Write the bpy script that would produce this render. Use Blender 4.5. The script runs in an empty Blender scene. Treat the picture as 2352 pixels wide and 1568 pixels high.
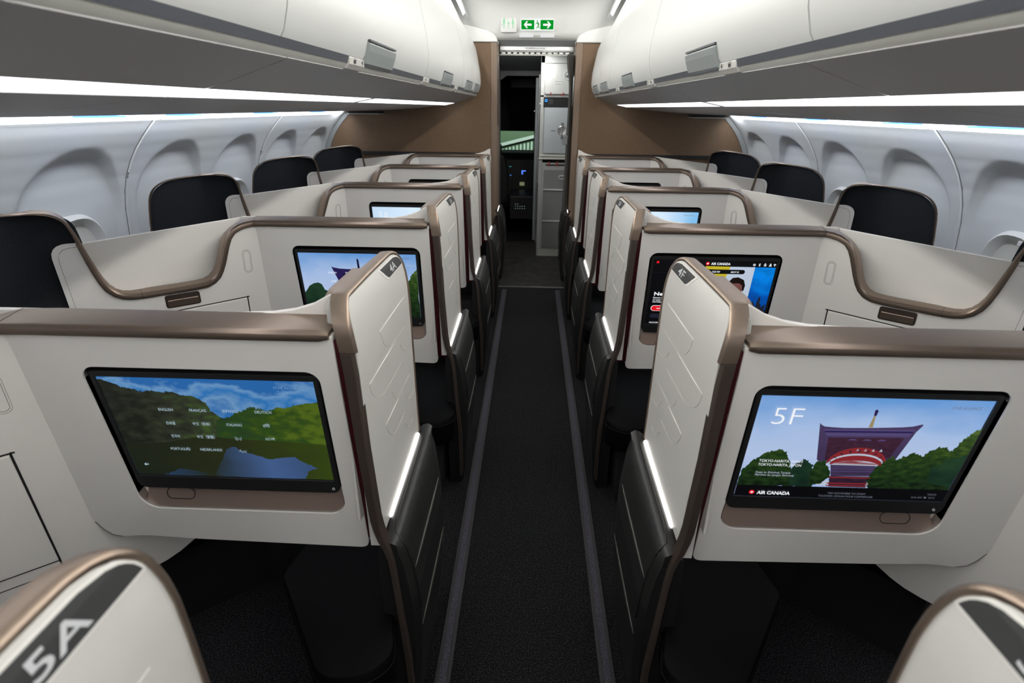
import bpy, bmesh, math, random
from mathutils import Vector, Matrix
random.seed(7)
C = bpy.context.scene.collection
sc = bpy.context.scene

# ------------------------------------------------------------------ camera, world, exposure, large lights
H = 1.58
PIT, YAW, ROL, CX, FPX = 0.401169, 0.0313774, 0.0115599, -0.0154534, 1266.93
fw = Vector((-math.sin(YAW) * math.cos(PIT), math.cos(YAW) * math.cos(PIT), -math.sin(PIT)))
rt = Vector((math.cos(YAW), math.sin(YAW), 0)); up = rt.cross(fw)
cr, sr = math.cos(ROL), math.sin(ROL)
r2 = cr * rt + sr * up; u2 = -sr * rt + cr * up
cam = bpy.data.cameras.new('camera'); co = bpy.data.objects.new('camera', cam); C.objects.link(co)
co.matrix_world = Matrix(((r2.x, u2.x, -fw.x, CX), (r2.y, u2.y, -fw.y, 0), (r2.z, u2.z, -fw.z, H), (0, 0, 0, 1)))
cam.sensor_width = 36; cam.lens = FPX * 36 / 2352; cam.clip_start = 0.02; cam.clip_end = 100
cam.dof.use_dof = True; cam.dof.focus_distance = 1.9; cam.dof.aperture_fstop = 4.2
sc.camera = co
sc.view_settings.view_transform = 'Standard'; sc.view_settings.look = 'None'
sc.view_settings.exposure = 0.0; sc.view_settings.gamma = 1.0
w = bpy.data.worlds.new('World'); sc.world = w; w.use_nodes = True
w.node_tree.nodes['Background'].inputs[0].default_value = (0.01, 0.012, 0.02, 1)
w.node_tree.nodes['Background'].inputs[1].default_value = 0.3
E_CEIL, E_STRIP, E_WASH = 6.0, 4.6, 5.0          # strengths of the cove, the bin strip and the side wall wash
K_CEIL = (1.0, 0.985, 0.955); K_STRIP = (0.93, 0.95, 1.0); K_WASH = (0.91, 0.95, 1.0)

def area(name, loc, rot, sx, sy, power, col):
    l = bpy.data.lights.new(name, 'AREA'); l.shape = 'RECTANGLE'; l.size = sx; l.size_y = sy
    l.energy = power; l.color = col
    o = bpy.data.objects.new(name, l); C.objects.link(o); o.location = loc; o.rotation_euler = rot
    return o
P2 = math.pi / 2
for s in (-1, 1):
    # the fluorescent tube lying in the ceiling cove on top of each bin, shining up and to the aisle
    area('cove_tube', (s * 0.70, 0.2, 2.455), (0, s * math.radians(68), 0), 0.05, 10.0, 62, K_CEIL)
    # the tube behind the top edge of the side wall, washing the wall
    area('wall_wash_tube', (s * 1.700, 0.2, 1.527), (0, -s * math.radians(42), 0), 0.025, 10.2, 40, K_WASH)

# ------------------------------------------------------------------ materials
def nodes(m): return m.node_tree.nodes, m.node_tree.links
def mat(name, col, rough=0.5, metal=0.0, noise=0.0, nscale=60, bump=0.0, bscale=200, spec=0.5, coat=0.0):
    m = bpy.data.materials.new(name); m.use_nodes = True
    N, L = nodes(m); b = N['Principled BSDF']
    b.inputs['Base Color'].default_value = (*col, 1); b.inputs['Roughness'].default_value = rough
    b.inputs['Metallic'].default_value = metal; b.inputs['Specular IOR Level'].default_value = spec
    if coat: b.inputs['Coat Weight'].default_value = coat
    tc = N.new('ShaderNodeTexCoord')
    if noise:
        n = N.new('ShaderNodeTexNoise'); n.inputs['Scale'].default_value = nscale; n.inputs['Detail'].default_value = 4
        L.new(tc.outputs['Object'], n.inputs['Vector'])
        r = N.new('ShaderNodeValToRGB')
        r.color_ramp.elements[0].color = (*[c * (1 - noise) for c in col], 1)
        r.color_ramp.elements[1].color = (*[min(1, c * (1 + noise)) for c in col], 1)
        r.color_ramp.elements[0].position = 0.3; r.color_ramp.elements[1].position = 0.7
        L.new(n.outputs['Fac'], r.inputs['Fac']); L.new(r.outputs['Color'], b.inputs['Base Color'])
    if bump:
        n = N.new('ShaderNodeTexNoise'); n.inputs['Scale'].default_value = bscale
        L.new(tc.outputs['Object'], n.inputs['Vector'])
        bp = N.new('ShaderNodeBump'); bp.inputs['Strength'].default_value = bump; bp.inputs['Distance'].default_value = 0.001
        L.new(n.outputs['Fac'], bp.inputs['Height']); L.new(bp.outputs['Normal'], b.inputs['Normal'])
    return m
def emis(name, col, strength=1.0):
    m = bpy.data.materials.new(name); m.use_nodes = True
    N, L = nodes(m); N.remove(N['Principled BSDF'])
    e = N.new('ShaderNodeEmission'); e.inputs[0].default_value = (*col, 1); e.inputs[1].default_value = strength
    L.new(e.outputs[0], N['Material Output'].inputs[0]); return m
def scr_mat(name, stops, axis='Y', nscale=6, namt=0.0, strength=1.0, fine=0, gloss=True):
    """a picture shown on a lit screen: colour stops along the picture's own UV, broken up by noise"""
    m = bpy.data.materials.new(name); m.use_nodes = True
    N, L = nodes(m); b = N['Principled BSDF']
    b.inputs['Base Color'].default_value = (0.004, 0.004, 0.004, 1); b.inputs['Roughness'].default_value = 0.25
    uv = N.new('ShaderNodeUVMap'); sep = N.new('ShaderNodeSeparateXYZ'); L.new(uv.outputs[0], sep.inputs[0])
    n = N.new('ShaderNodeTexNoise'); n.inputs['Scale'].default_value = nscale; n.inputs['Detail'].default_value = 6 if fine else 3
    L.new(uv.outputs[0], n.inputs['Vector'])
    ma = N.new('ShaderNodeMath'); ma.operation = 'MULTIPLY_ADD'; ma.inputs[1].default_value = namt
    L.new(n.outputs['Fac'], ma.inputs[0])
    su = N.new('ShaderNodeMath'); su.operation = 'SUBTRACT'; su.inputs[1].default_value = namt * 0.5
    L.new(sep.outputs[axis], su.inputs[0]); L.new(su.outputs[0], ma.inputs[2])
    r = N.new('ShaderNodeValToRGB'); cr_ = r.color_ramp
    while len(cr_.elements) < len(stops): cr_.elements.new(0.5)
    for e, (p, c) in zip(cr_.elements, stops): e.position = p; e.color = (*c, 1)
    L.new(ma.outputs[0], r.inputs['Fac']); L.new(r.outputs['Color'], b.inputs['Emission Color'])
    b.inputs['Emission Strength'].default_value = strength
    return m
M = {}
M['white'] = mat('satin_white_shell', (0.80, 0.77, 0.725), 0.42, noise=0.015, nscale=8)
M['door'] = mat('cream_door_panel', (0.60, 0.585, 0.55), 0.36, noise=0.01, nscale=8)
M['wall'] = mat('side_wall_lining', (0.64, 0.66, 0.67), 0.5)
M['bin'] = mat('white_bin', (0.64, 0.645, 0.63), 0.4)
M['under'] = mat('bin_underside', (0.47, 0.46, 0.46), 0.45)
M['rail'] = mat('pale_rail', (0.62, 0.62, 0.57), 0.35)
M['bronze'] = mat('bronze_trim', (0.285, 0.218, 0.172), 0.38, metal=0.85, noise=0.03, nscale=30)
M['bronze_d'] = mat('brown_post', (0.062, 0.046, 0.038), 0.42, metal=0.3)
M['tray_bronze'] = mat('rose_bronze_ledge', (0.36, 0.265, 0.225), 0.38, metal=0.55)
M['red'] = mat('dark_red_stripe', (0.055, 0.002, 0.006), 0.45)
M['groove'] = mat('groove', (0.16, 0.15, 0.14), 0.7)
M['line'] = mat('highlight_line_tag_border', (0.74, 0.72, 0.68), 0.35)  # caught light painted into the raised lines; plain cream on the tag border
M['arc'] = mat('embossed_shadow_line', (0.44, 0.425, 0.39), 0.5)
M['fabric'] = mat('black_fabric', (0.012, 0.014, 0.017), 0.85, noise=0.3, nscale=220, bump=0.4, bscale=900, spec=0.3)
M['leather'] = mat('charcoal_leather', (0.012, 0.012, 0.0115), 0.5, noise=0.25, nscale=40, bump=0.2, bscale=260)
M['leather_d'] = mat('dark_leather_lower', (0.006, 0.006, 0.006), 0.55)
M['cushion'] = mat('black_leather_cushion', (0.0018, 0.0019, 0.0023), 0.55, spec=0.08, bump=0.2, bscale=300)
M['ridge'] = mat('ridge_piping', (0.045, 0.045, 0.038), 0.4)
M['black'] = mat('matt_black', (0.006, 0.006, 0.007), 0.7)
M['bezel'] = mat('screen_bezel', (0.016, 0.016, 0.017), 0.42)
M['tag'] = mat('grey_tag', (0.032, 0.032, 0.032), 0.5)
M['tagtext'] = mat('tag_letters', (0.52, 0.53, 0.54), 0.5)
M['steel'] = mat('satin_aluminium', (0.55, 0.56, 0.56), 0.3, metal=0.9)
M['latch'] = mat('grey_latch', (0.33, 0.36, 0.36), 0.35, metal=0.2)
M['gap'] = mat('bin_gap', (0.07, 0.075, 0.09), 0.4)
M['brown'] = mat('brown_bulkhead', (0.145, 0.088, 0.048), 0.65, noise=0.06, nscale=25, bump=0.15, bscale=500)
M['tan'] = mat('tan_edge_trim', (0.20, 0.14, 0.098), 0.5)
M['greyp'] = mat('grey_panel', (0.24, 0.25, 0.25), 0.5)
M['galley'] = mat('galley_white', (0.52, 0.53, 0.52), 0.4)
M['trolley'] = mat('trolley_grey', (0.27, 0.28, 0.28), 0.45)
M['fridge'] = mat('chiller_door', (0.50, 0.54, 0.57), 0.35, metal=0.2)
M['curtain'] = mat('curtain_cloth', (0.075, 0.072, 0.066), 0.9)
M['redlatch'] = mat('red_latch', (0.45, 0.02, 0.02), 0.4)
M['strip_e'] = emis('strip_light', K_STRIP, E_STRIP)
M['wash_e'] = emis('wash_light', K_WASH, E_WASH)
M['cove_e'] = emis('cove_light', K_CEIL, E_CEIL)
M['lamp_e'] = emis('small_lamp', (1, 1, 1), 0.8)
M['led'] = emis('white_led', (1, 0.97, 0.92), 5.0)
M['blue_e'] = emis('blue_led', (0.10, 0.25, 1.0), 4.0)
M['sg'] = emis('sign_green', (0.0, 0.30, 0.02), 1.0)
M['sw'] = emis('sign_white', (0.93, 1.0, 0.94), 1.0)
M['lavg'] = emis('sign_pale_green', (0.50, 0.95, 0.60), 0.85)
# floor carpet: black pile with grey specks
def speckle(name, c0, c1, scale, lo, hi, rough=0.9):
    m = bpy.data.materials.new(name); m.use_nodes = True; N, L = nodes(m); b = N['Principled BSDF']
    tc = N.new('ShaderNodeTexCoord'); n = N.new('ShaderNodeTexNoise'); n.inputs['Scale'].default_value = scale
    n.inputs['Detail'].default_value = 3; n.inputs['Roughness'].default_value = 0.7
    r = N.new('ShaderNodeValToRGB'); r.color_ramp.elements[0].position = lo; r.color_ramp.elements[1].position = hi
    r.color_ramp.elements[0].color = (*c0, 1); r.color_ramp.elements[1].color = (*c1, 1)
    L.new(tc.outputs['Object'], n.inputs['Vector']); L.new(n.outputs['Fac'], r.inputs['Fac'])
    L.new(r.outputs['Color'], b.inputs['Base Color']); b.inputs['Roughness'].default_value = rough
    b.inputs['Specular IOR Level'].default_value = 0.2
    bp = N.new('ShaderNodeBump'); bp.inputs['Strength'].default_value = 0.6; bp.inputs['Distance'].default_value = 0.002
    L.new(n.outputs['Fac'], bp.inputs['Height']); L.new(bp.outputs['Normal'], b.inputs['Normal'])
    return m
M['carpet'] = speckle('speckled_carpet', (0.004, 0.004, 0.0048), (0.085, 0.083, 0.09), 270, 0.52, 0.66)
M['vinyl'] = speckle('mottled_vinyl', (0.022, 0.021, 0.019), (0.062, 0.058, 0.052), 9, 0.35, 0.7, 0.55)
M['glow'] = speckle('strip_centre', (0.040, 0.038, 0.052), (0.17, 0.16, 0.21), 220, 0.40, 0.75, 0.5)
M['track'] = mat('strip_edging', (0.030, 0.030, 0.034), 0.5)

# ------------------------------------------------------------------ mesh helpers
def obj(name, bm, mats, parent=None, smooth=None, bevel=0.0):
    me = bpy.data.meshes.new(name)
    bmesh.ops.recalc_face_normals(bm, faces=bm.faces) if smooth != 'keep' else None
    bm.to_mesh(me); bm.free()
    if not isinstance(mats, (list, tuple)): mats = [mats]
    for m in mats: me.materials.append(m)
    o = bpy.data.objects.new(name, me); C.objects.link(o)
    if parent: o.parent = parent
    if smooth:
        for p in me.polygons: p.use_smooth = True
        if smooth != 'keep' and smooth is not True:
            try: me.set_sharp_from_angle(angle=math.radians(smooth))
            except Exception: pass
    if bevel:
        b = o.modifiers.new('bevel', 'BEVEL'); b.width = bevel; b.segments = 2; b.limit_method = 'ANGLE'; b.angle_limit = math.radians(50)
        b.harden_normals = False
    return o
def thing(name, label, cat, loc=(0, 0, 0), group=None):
    o = bpy.data.objects.new(name, None); C.objects.link(o); o.location = loc; o.empty_display_size = 0.1
    o['label'] = label; o['category'] = cat
    if group: o['group'] = group
    return o
def tag(o, label, cat, group=None):
    o['label'] = label; o['category'] = cat
    if group: o['group'] = group
    return o
def struct(o, label=None, cat=None):
    o['kind'] = 'structure'
    if label: o['label'] = label
    if cat: o['category'] = cat
    return o
def box(bm, x0, x1, y0, y1, z0, z1, mi=0, fn=None):
    vs = []
    for z in (z0, z1):
        for x, y in ((x0, y0), (x1, y0), (x1, y1), (x0, y1)):
            p = (x, y, z); vs.append(bm.verts.new(fn(*p) if fn else p))
    for f in ((0, 3, 2, 1), (4, 5, 6, 7), (0, 1, 5, 4), (1, 2, 6, 5), (2, 3, 7, 6), (3, 0, 4, 7)):
        fa = bm.faces.new([vs[i] for i in f]); fa.material_index = mi
    return vs
def rrect(x0, x1, y0, y1, r, n=6, rs=None):
    """rounded rectangle, counter clockwise; rs = radii (bl, br, tr, tl)"""
    rs = rs or (r, r, r, r); out = []
    for (cx, cy, a0), q in zip(((x0, y0, 180), (x1, y0, 270), (x1, y1, 0), (x0, y1, 90)), rs):
        q = max(q, 1e-5); sx = 1 if cx == x0 else -1; sy = 1 if cy == y0 else -1
        ox, oy = cx + sx * q, cy + sy * q
        for i in range(n + 1):
            a = math.radians(a0 + 90 * i / n); out.append((ox + q * math.cos(a), oy + q * math.sin(a)))
    return out
def smooth_poly(pts, rad, n=5, closed=True):
    """round the corners of a polygon; rad = number or list"""
    out = []; N = len(pts)
    for i, p in enumerate(pts):
        r = rad[i] if isinstance(rad, (list, tuple)) else rad
        if r <= 0 or (not closed and i in (0, N - 1)): out.append(p); continue
        a = Vector(pts[i - 1]); b = Vector(p); c = Vector(pts[(i + 1) % N])
        da = a - b; dc = c - b; k = min(r, da.length * 0.48, dc.length * 0.48)
        pa = b + da.normalized() * k; pc = b + dc.normalized() * k
        for j in range(n + 1):
            t = j / n; q = pa * (1 - t) ** 2 + b * 2 * t * (1 - t) + pc * t * t; out.append(tuple(q))
    return out
def plate(bm, outer, holes, fn, c0, c1, mi=0):
    """2D outline with holes (a,b) pushed through fn(a,b,c) between depths c0 and c1"""
    t = bmesh.new(); loops = []
    for lp in [outer] + list(holes):
        vs = [t.verts.new((a, b, 0)) for a, b in lp]; loops.append(vs)
        for i in range(len(vs)): t.edges.new((vs[i], vs[(i + 1) % len(vs)]))
    if holes: bmesh.ops.triangle_fill(t, use_beauty=True, use_dissolve=False, edges=t.edges[:])
    else: t.faces.new(loops[0])
    t.verts.index_update()
    for c in (c0, c1):
        m = [bm.verts.new(fn(v.co.x, v.co.y, c)) for v in t.verts]
        for f in t.faces:
            fa = bm.faces.new([m[v.index] for v in f.verts]); fa.material_index = mi
        if c == c0: ma = m
    for vs in loops:
        for i in range(len(vs)):
            a, b = vs[i].index, vs[(i + 1) % len(vs)].index
            fa = bm.faces.new([ma[a], ma[b], m[b], m[a]]); fa.material_index = mi
    t.free()
def tube(bm, pts, r, n=6, mi=0, closed=False):
    rings = []; N = len(pts); P = [Vector(p) for p in pts]
    for i, p in enumerate(P):
        if closed: t = (P[(i + 1) % N] - P[i - 1])
        else: t = P[min(i + 1, N - 1)] - P[max(i - 1, 0)]
        t.normalize(); a = Vector((0, 0, 1)) if abs(t.z) < 0.9 else Vector((1, 0, 0))
        u = t.cross(a).normalized(); v = t.cross(u)
        q = r[i] if isinstance(r, (list, tuple)) else r
        rings.append([bm.verts.new(p + u * q * math.cos(2 * math.pi * k / n) + v * q * math.sin(2 * math.pi * k / n)) for k in range(n)])
    R = N if closed else N - 1
    for i in range(R):
        A, B = rings[i], rings[(i + 1) % N]
        for k in range(n):
            f = bm.faces.new((A[k], A[(k + 1) % n], B[(k + 1) % n], B[k])); f.material_index = mi
    if not closed:
        for rg in (rings[0][::-1], rings[-1]): bm.faces.new(rg).material_index = mi
def sweep(bm, rings, mi=0, cap=True, closed=True):
    R = [[bm.verts.new(p) for p in ring] for ring in rings]
    for A, B in zip(R, R[1:]):
        n = len(A)
        for k in range(n if closed else n - 1):
            bm.faces.new((A[k], A[(k + 1) % n], B[(k + 1) % n], B[k])).material_index = mi
    if cap and closed:
        bm.faces.new(R[0][::-1]).material_index = mi; bm.faces.new(R[-1]).material_index = mi
    return R
def extr_y(bm, prof, y0, y1, s=1, mi=0, closed=True, ys=None):
    ys = ys or [y0, y1]
    return sweep(bm, [[(s * x, y, z) for x, z in prof] for y in ys], mi, True, closed)
_tc = {}
def text_polys(body, italic=False, bold=0.0):
    key = (body, italic, bold)
    if key in _tc: return _tc[key]
    cu = bpy.data.curves.new('t', 'FONT'); cu.body = body; cu.size = 1; cu.resolution_u = 3
    cu.shear = 0.25 if italic else 0; cu.offset = bold
    o = bpy.data.objects.new('t', cu); C.objects.link(o)
    dg = bpy.context.evaluated_depsgraph_get(); dg.update()
    me = bpy.data.meshes.new_from_object(o.evaluated_get(dg))
    V = [(v.co.x, v.co.y) for v in me.vertices]; F = [tuple(p.vertices) for p in me.polygons]
    bpy.data.objects.remove(o); bpy.data.curves.remove(cu); bpy.data.meshes.remove(me)
    _tc[key] = (V, F); return _tc[key]
def text(bm, body, fn, x, y, h, width=None, mi=0, center=False, italic=False, bold=0.0, rot=0):
    """letters of cap height h; fn maps text-plane (a,b) to a 3D point"""
    V, F = text_polys(body, italic, bold)
    if not V: return
    x0 = min(v[0] for v in V); x1 = max(v[0] for v in V); sc_ = h / 0.70
    sx = sc_ if width is None else width / max(x1 - x0, 1e-6)
    ox = (x0 + x1) / 2 if center else x0
    ca, sa = math.cos(rot), math.sin(rot); vs = []
    for a, b in V:
        p, q = (a - ox) * sx, b * sc_
        vs.append(bm.verts.new(fn(x + p * ca - q * sa, y + p * sa + q * ca)))
    for f in F:
        try: bm.faces.new([vs[i] for i in f]).material_index = mi
        except ValueError: pass

# ------------------------------------------------------------------ floor and shell of the cabin
KP = 1.075                                   # seat pitch
YB = 5.40                                    # bulkhead face
bm = bmesh.new(); box(bm, -2.05, 2.05, -5.0, 5.06, -0.05, 0.0)
struct(obj('floor', bm, M['carpet']), 'speckled black aisle carpet', 'floor')
bm = bmesh.new(); box(bm, -2.05, 2.05, 5.06, 7.02, -0.05, 0.0); 
struct(obj('trim_1', bm, M['vinyl']), 'mottled dark vinyl floor at the cabin entry', 'floor')
bm = bmesh.new(); box(bm, -0.40, 0.40, 5.045, 5.075, 0.0, 0.004)
struct(obj('trim_2', bm, M['steel']), 'thin metal threshold between carpet and vinyl', 'threshold')
for s in (-1, 1):
    t = thing('floor_path_strip', ('left' if s < 0 else 'right') + ' photoluminescent path strip set in the aisle carpet', 'floor strip', (s * 0.247, 1.8, 0))
    bm = bmesh.new()
    for a in (-0.023, 0.011): box(bm, a, a + 0.012, -3.4, 3.17, 0.0, 0.006)
    obj('edging', bm, M['track'], t, bevel=0.001)
    bm = bmesh.new(); box(bm, -0.011, 0.011, -3.4, 3.17, 0.0, 0.004); obj('glow_insert', bm, M['glow'], t)

# side wall: curved profile with arched recess round every window
WPROF = [(1.640, 1.590), (1.690, 1.555), (1.735, 1.520), (1.769, 1.488), (1.815, 1.44), (1.86, 1.388), (1.90, 1.33), (1.935, 1.265), (1.962, 1.19), (1.98, 1.11), (1.992, 1.0), (2.0, 0.9), (2.0, 0.6), (1.97, 0.3), (1.9, 0.0)]
def wall_x(z):
    for (xa, za), (xb, zb) in zip(WPROF, WPROF[1:]):
        if za >= z >= zb: return xa + (xb - xa) * (za - z) / (za - zb)
    return WPROF[-1][0] if z < 0 else WPROF[0][0]
WIN_P = 0.695; WIN0 = 2.322                  # window pitch and the first centre
SEAM0 = 2.655
def sm(t): t = max(0, min(1, t)); return t * t * (3 - 2 * t)
def recess(y, z):
    k = round((y - WIN0) / WIN_P); yc = WIN0 + k * WIN_P; d = 0
    if 0.25 < z < 1.42:
        top = 1.402; hw = 0.30
        # distance inside a rounded arch
        zc = top - 0.34
        if z > zc: e = (1 - (abs((y - yc) / hw) ** 2.2 + ((z - zc) / 0.34) ** 2.2) ** (1 / 2.2)) * 0.31
        else: e = hw - abs(y - yc)
        dep = 0.014 + 0.022 * sm((z - 1.08) / 0.32)
        d = dep * sm(e / 0.026)
        if z < 0.5: d *= sm((z - 0.25) / 0.25)
    return d
for s, side in ((-1, 'left'), (1, 'right')):
    bm = bmesh.new(); ys = []; y = -5.0
    while y < YB + 0.02: ys.append(min(y, YB)); y += 0.0125 if y > 0.6 else 0.1
    zs = []
    for (xa, za), (xb, zb) in zip(WPROF, WPROF[1:]):
        n = max(1, int((za - zb) / (0.012 if zb >= 0.9 else 0.06)))
        zs += [za + (zb - za) * i / n for i in range(n)]
    zs.append(0)
    G = []
    for y in ys:
        q = min(abs((y - SEAM0 + 1.39 * 5) % 1.39), 1.39 - abs((y - SEAM0 + 1.39 * 5) % 1.39))
        G.append([bm.verts.new((s * (wall_x(z) + recess(y, z)), y, z)) for z in zs])
    for A, B in zip(G, G[1:]):
        for i in range(len(zs) - 1): bm.faces.new((A[i], B[i], B[i + 1], A[i + 1]))
    o = struct(obj('wall_' + side, bm, M['wall'], smooth=True), side + ' side wall lining with arched window recesses', 'wall')
    # seam ribs between the lining panels
    for j, ysm in enumerate((-0.125, 1.265, 2.655, 4.045)):
        bm = bmesh.new(); pr = [z for z in zs if z > 0.1]
        tube(bm, [(s * (wall_x(z) - 0.001), ysm, z) for z in pr[::2]], 0.006, 6)
        tube(bm, [(s * (wall_x(z) + 0.001), ysm - 0.011, z) for z in pr[::2]], 0.003, 4, 1)
        struct(obj('trim_%d' % (3 + j + (0 if s < 0 else 4)), bm, [M['wall'], M['groove']], smooth=40), 'raised seam rib between side wall panels', 'rib')
    # dark edge band where wall meets the bulkhead
    bm = bmesh.new()
    for A, B in zip(WPROF[2:], WPROF[3:]):
        vs = [bm.verts.new((s * x, y, z)) for x, z, y in ((A[0] - 0.004, A[1], YB - 0.002), (B[0] - 0.004, B[1], YB - 0.002), (B[0] - 0.05, B[1], YB - 0.002), (A[0] - 0.05, A[1] , YB - 0.002))]
        bm.faces.new(vs)
    bmesh.ops.remove_doubles(bm, verts=bm.verts, dist=1e-5)
    g = bmesh.ops.extrude_face_region(bm, geom=bm.faces[:]); bmesh.ops.translate(bm, vec=(0, -0.012, 0), verts=[v for v in g['geom'] if isinstance(v, bmesh.types.BMVert)])
    struct(obj('trim_%d' % (11 + (s > 0)), bm, M['greyp']), 'grey edge band where the side wall meets the bulkhead', 'trim')
    # windows
    for k in range(-2, 5):
        yc = WIN0 + k * WIN_P
        if yc > YB - 0.2 or yc < 0.8: continue
        xw = 1.982; t = bpy.data.objects.new('window_%d' % (k + 3 + (0 if s < 0 else 7)), None); C.objects.link(t)
        t.location = (s * xw, yc, 0.93); struct(t, side + ' side porthole in its arched recess', 'window')
        def ov(rx, rz, n=36, p=2.6):
            out = []
            for i in range(n):
                a = 2 * math.pi * i / n; ca, sa = math.cos(a), math.sin(a)
                out.append((rx * math.copysign(abs(ca) ** (2 / p), ca), rz * math.copysign(abs(sa) ** (2 / p), sa)))
            return out
        bm = bmesh.new()
        prof = [(0.168, 0.212, 0.045), (0.160, 0.203, 0.008), (0.152, 0.195, -0.010), (0.143, 0.186, -0.016), (0.133, 0.176, -0.010), (0.123, 0.166, 0.0), (0.108, 0.150, 0.012)]
        sweep(bm, [[(s * d, a, b) for a, b in ov(rx, rz)] for rx, rz, d in prof], cap=False)
        obj('window_frame', bm, M['bin'], t, smooth=50)
        bm = bmesh.new(); bm.faces.new([bm.verts.new((s * 0.010, a, b)) for a, b in ov(0.11, 0.152)])
        obj('window_shade', bm, M['rail'], t)
        bm = bmesh.new(); box(bm, min(-s * 0.012, -s * 0.004), max(-s * 0.012, -s * 0.004), -0.085, -0.02, 0.150, 0.172); obj('shade_handle', bm, M['bin'], t, bevel=0.003)

# wash light lens along the top of the wall and the underside of the bins
for s, side in ((-1, 'left'), (1, 'right')):
    t = thing('wall_wash_light', 'white light line along the top of the ' + side + ' side wall', 'light', (s * 1.69, 2, 1.555))
    for y0, y1 in ((-6.8, -0.74), (-0.72, 0.645), (0.665, 2.035), (2.055, 3.1)):
        bm = bmesh.new(); pr = [(-0.035, 0.012), (0.0, -0.012), (0.03, -0.037), (0.028, -0.044), (-0.04, 0.0)]
        extr_y(bm, pr, y0, y1, s); obj('light_lens', bm, M['wash_e'], t)
    for j, yy in enumerate((0.9, 2.2, 2.75, 3.6, 4.5)):
        bm = bmesh.new(); box(bm, -0.03, 0.03, -0.10, 0.10, -0.004, 0.002)
        o = obj('mood_light', bm, M['blue_e'], None, bevel=0.001); o.location = (s * 1.655, yy, 1.532)
        tag(o, 'small blue mood light above the %s side wall, %s' % (side, ['beside the nearest suite', 'beside the second nearest suite', 'above the third black shell', 'above the fourth black shell', 'beside the bulkhead'][j]), 'light', 'blue mood lights along the bin edge')

# ceiling
bm = bmesh.new()
cp = [(-0.92, 2.47), (-0.84, 2.545), (-0.70, 2.56), (-0.5, 2.50), (-0.25, 2.475), (0, 2.47), (0.25, 2.475), (0.5, 2.50), (0.70, 2.56), (0.84, 2.545), (0.92, 2.47)]
extr_y(bm, cp, -5.0, 5.3, 1, 0, False)
struct(obj('ceiling', bm, M['bin'], smooth=True), 'white ceiling between the bins', 'ceiling')
bm = bmesh.new()                              # drop ceiling curving down to the entry header
cz = [(5.2, 2.47), (5.32, 2.468), (5.42, 2.45), (5.50, 2.41), (5.545, 2.36), (5.57, 2.30), (5.59, 2.2), (5.60, 2.165), (5.64, 2.14)]
for a, b in zip(cz, cz[1:]):
    pass
G = [[bm.verts.new((x, y, z + (0.09 * (abs(x) / 0.70) ** 3 if z > 2.3 else 0))) for x in [-0.9 + 0.1 * i for i in range(19)]] for y, z in cz]
for A, B in zip(G, G[1:]):
    for i in range(18): bm.faces.new((A[i], A[i + 1], B[i + 1], B[i]))
struct(obj('trim_13', bm, M['bin'], smooth=True), 'white ceiling panel curving down over the entry', 'ceiling panel')
for s in (-1, 1):
    bm = bmesh.new(); extr_y(bm, [(0.60, 2.30), (0.655, 2.43), (0.69, 2.50), (0.72, 2.50), (0.68, 2.40), (0.62, 2.28)], 5.27, 5.50, s)
    struct(obj('trim_%d' % (14 + (s > 0)), bm, M['wall'], smooth=40), 'curved filler between bin end and drop ceiling', 'trim')
    t = thing('cove_light', 'bright ceiling cove light on top of the ' + ('left' if s < 0 else 'right') + ' bins', 'light', (s * 0.80, 2, 2.45))
    bm = bmesh.new(); extr_y(bm, [(-0.03, 0.0), (0.03, 0.03), (0.03, 0.045), (-0.03, 0.02)], -6.9, 3.25, s); obj('light_lens', bm, M['cove_e'], t)
bm = bmesh.new(); box(bm, -2.05, 2.05, -5.02, -5.0, 0, 2.6); struct(obj('wall_back', bm, M['bin']), 'rear end of the cabin behind the viewer', 'wall')

# ------------------------------------------------------------------ overhead bins
DOORP = [(0.505, 1.694), (0.493, 1.712), (0.480, 1.755), (0.477, 1.79), (0.481, 1.85), (0.491, 1.908), (0.504, 1.98), (0.518, 2.04), (0.545, 2.10), (0.579, 2.152), (0.632, 2.232), (0.70, 2.36), (0.74, 2.43), (0.80, 2.44), (1.0, 2.44), (1.0, 1.694)]
UND = [(0.520, 1.668), (0.551, 1.656), (0.600, 1.640), (0.647, 1.624), (0.700, 1.609)]
UND2 = [(0.785, 1.592), (1.03, 1.566), (1.27, 1.549), (1.50, 1.540), (1.665, 1.534)]
segs = [(-4.99, 1.178), (1.184, 2.680), (2.686, 4.03), (4.036, 4.66), (4.666, 5.27)]
latch = [None, (1.73, 2.045), (3.15, 3.47), (4.20, 4.55), (4.80, 5.13)]
names = ['nearest overhead bin overhead, running out of the top of the picture', 'second overhead bin from the viewer, large grey latch', 'third overhead bin from the viewer, grey latch', 'narrow overhead bin with red placard line, next to last', 'last overhead bin before the brown bulkhead, red placard line']
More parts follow.
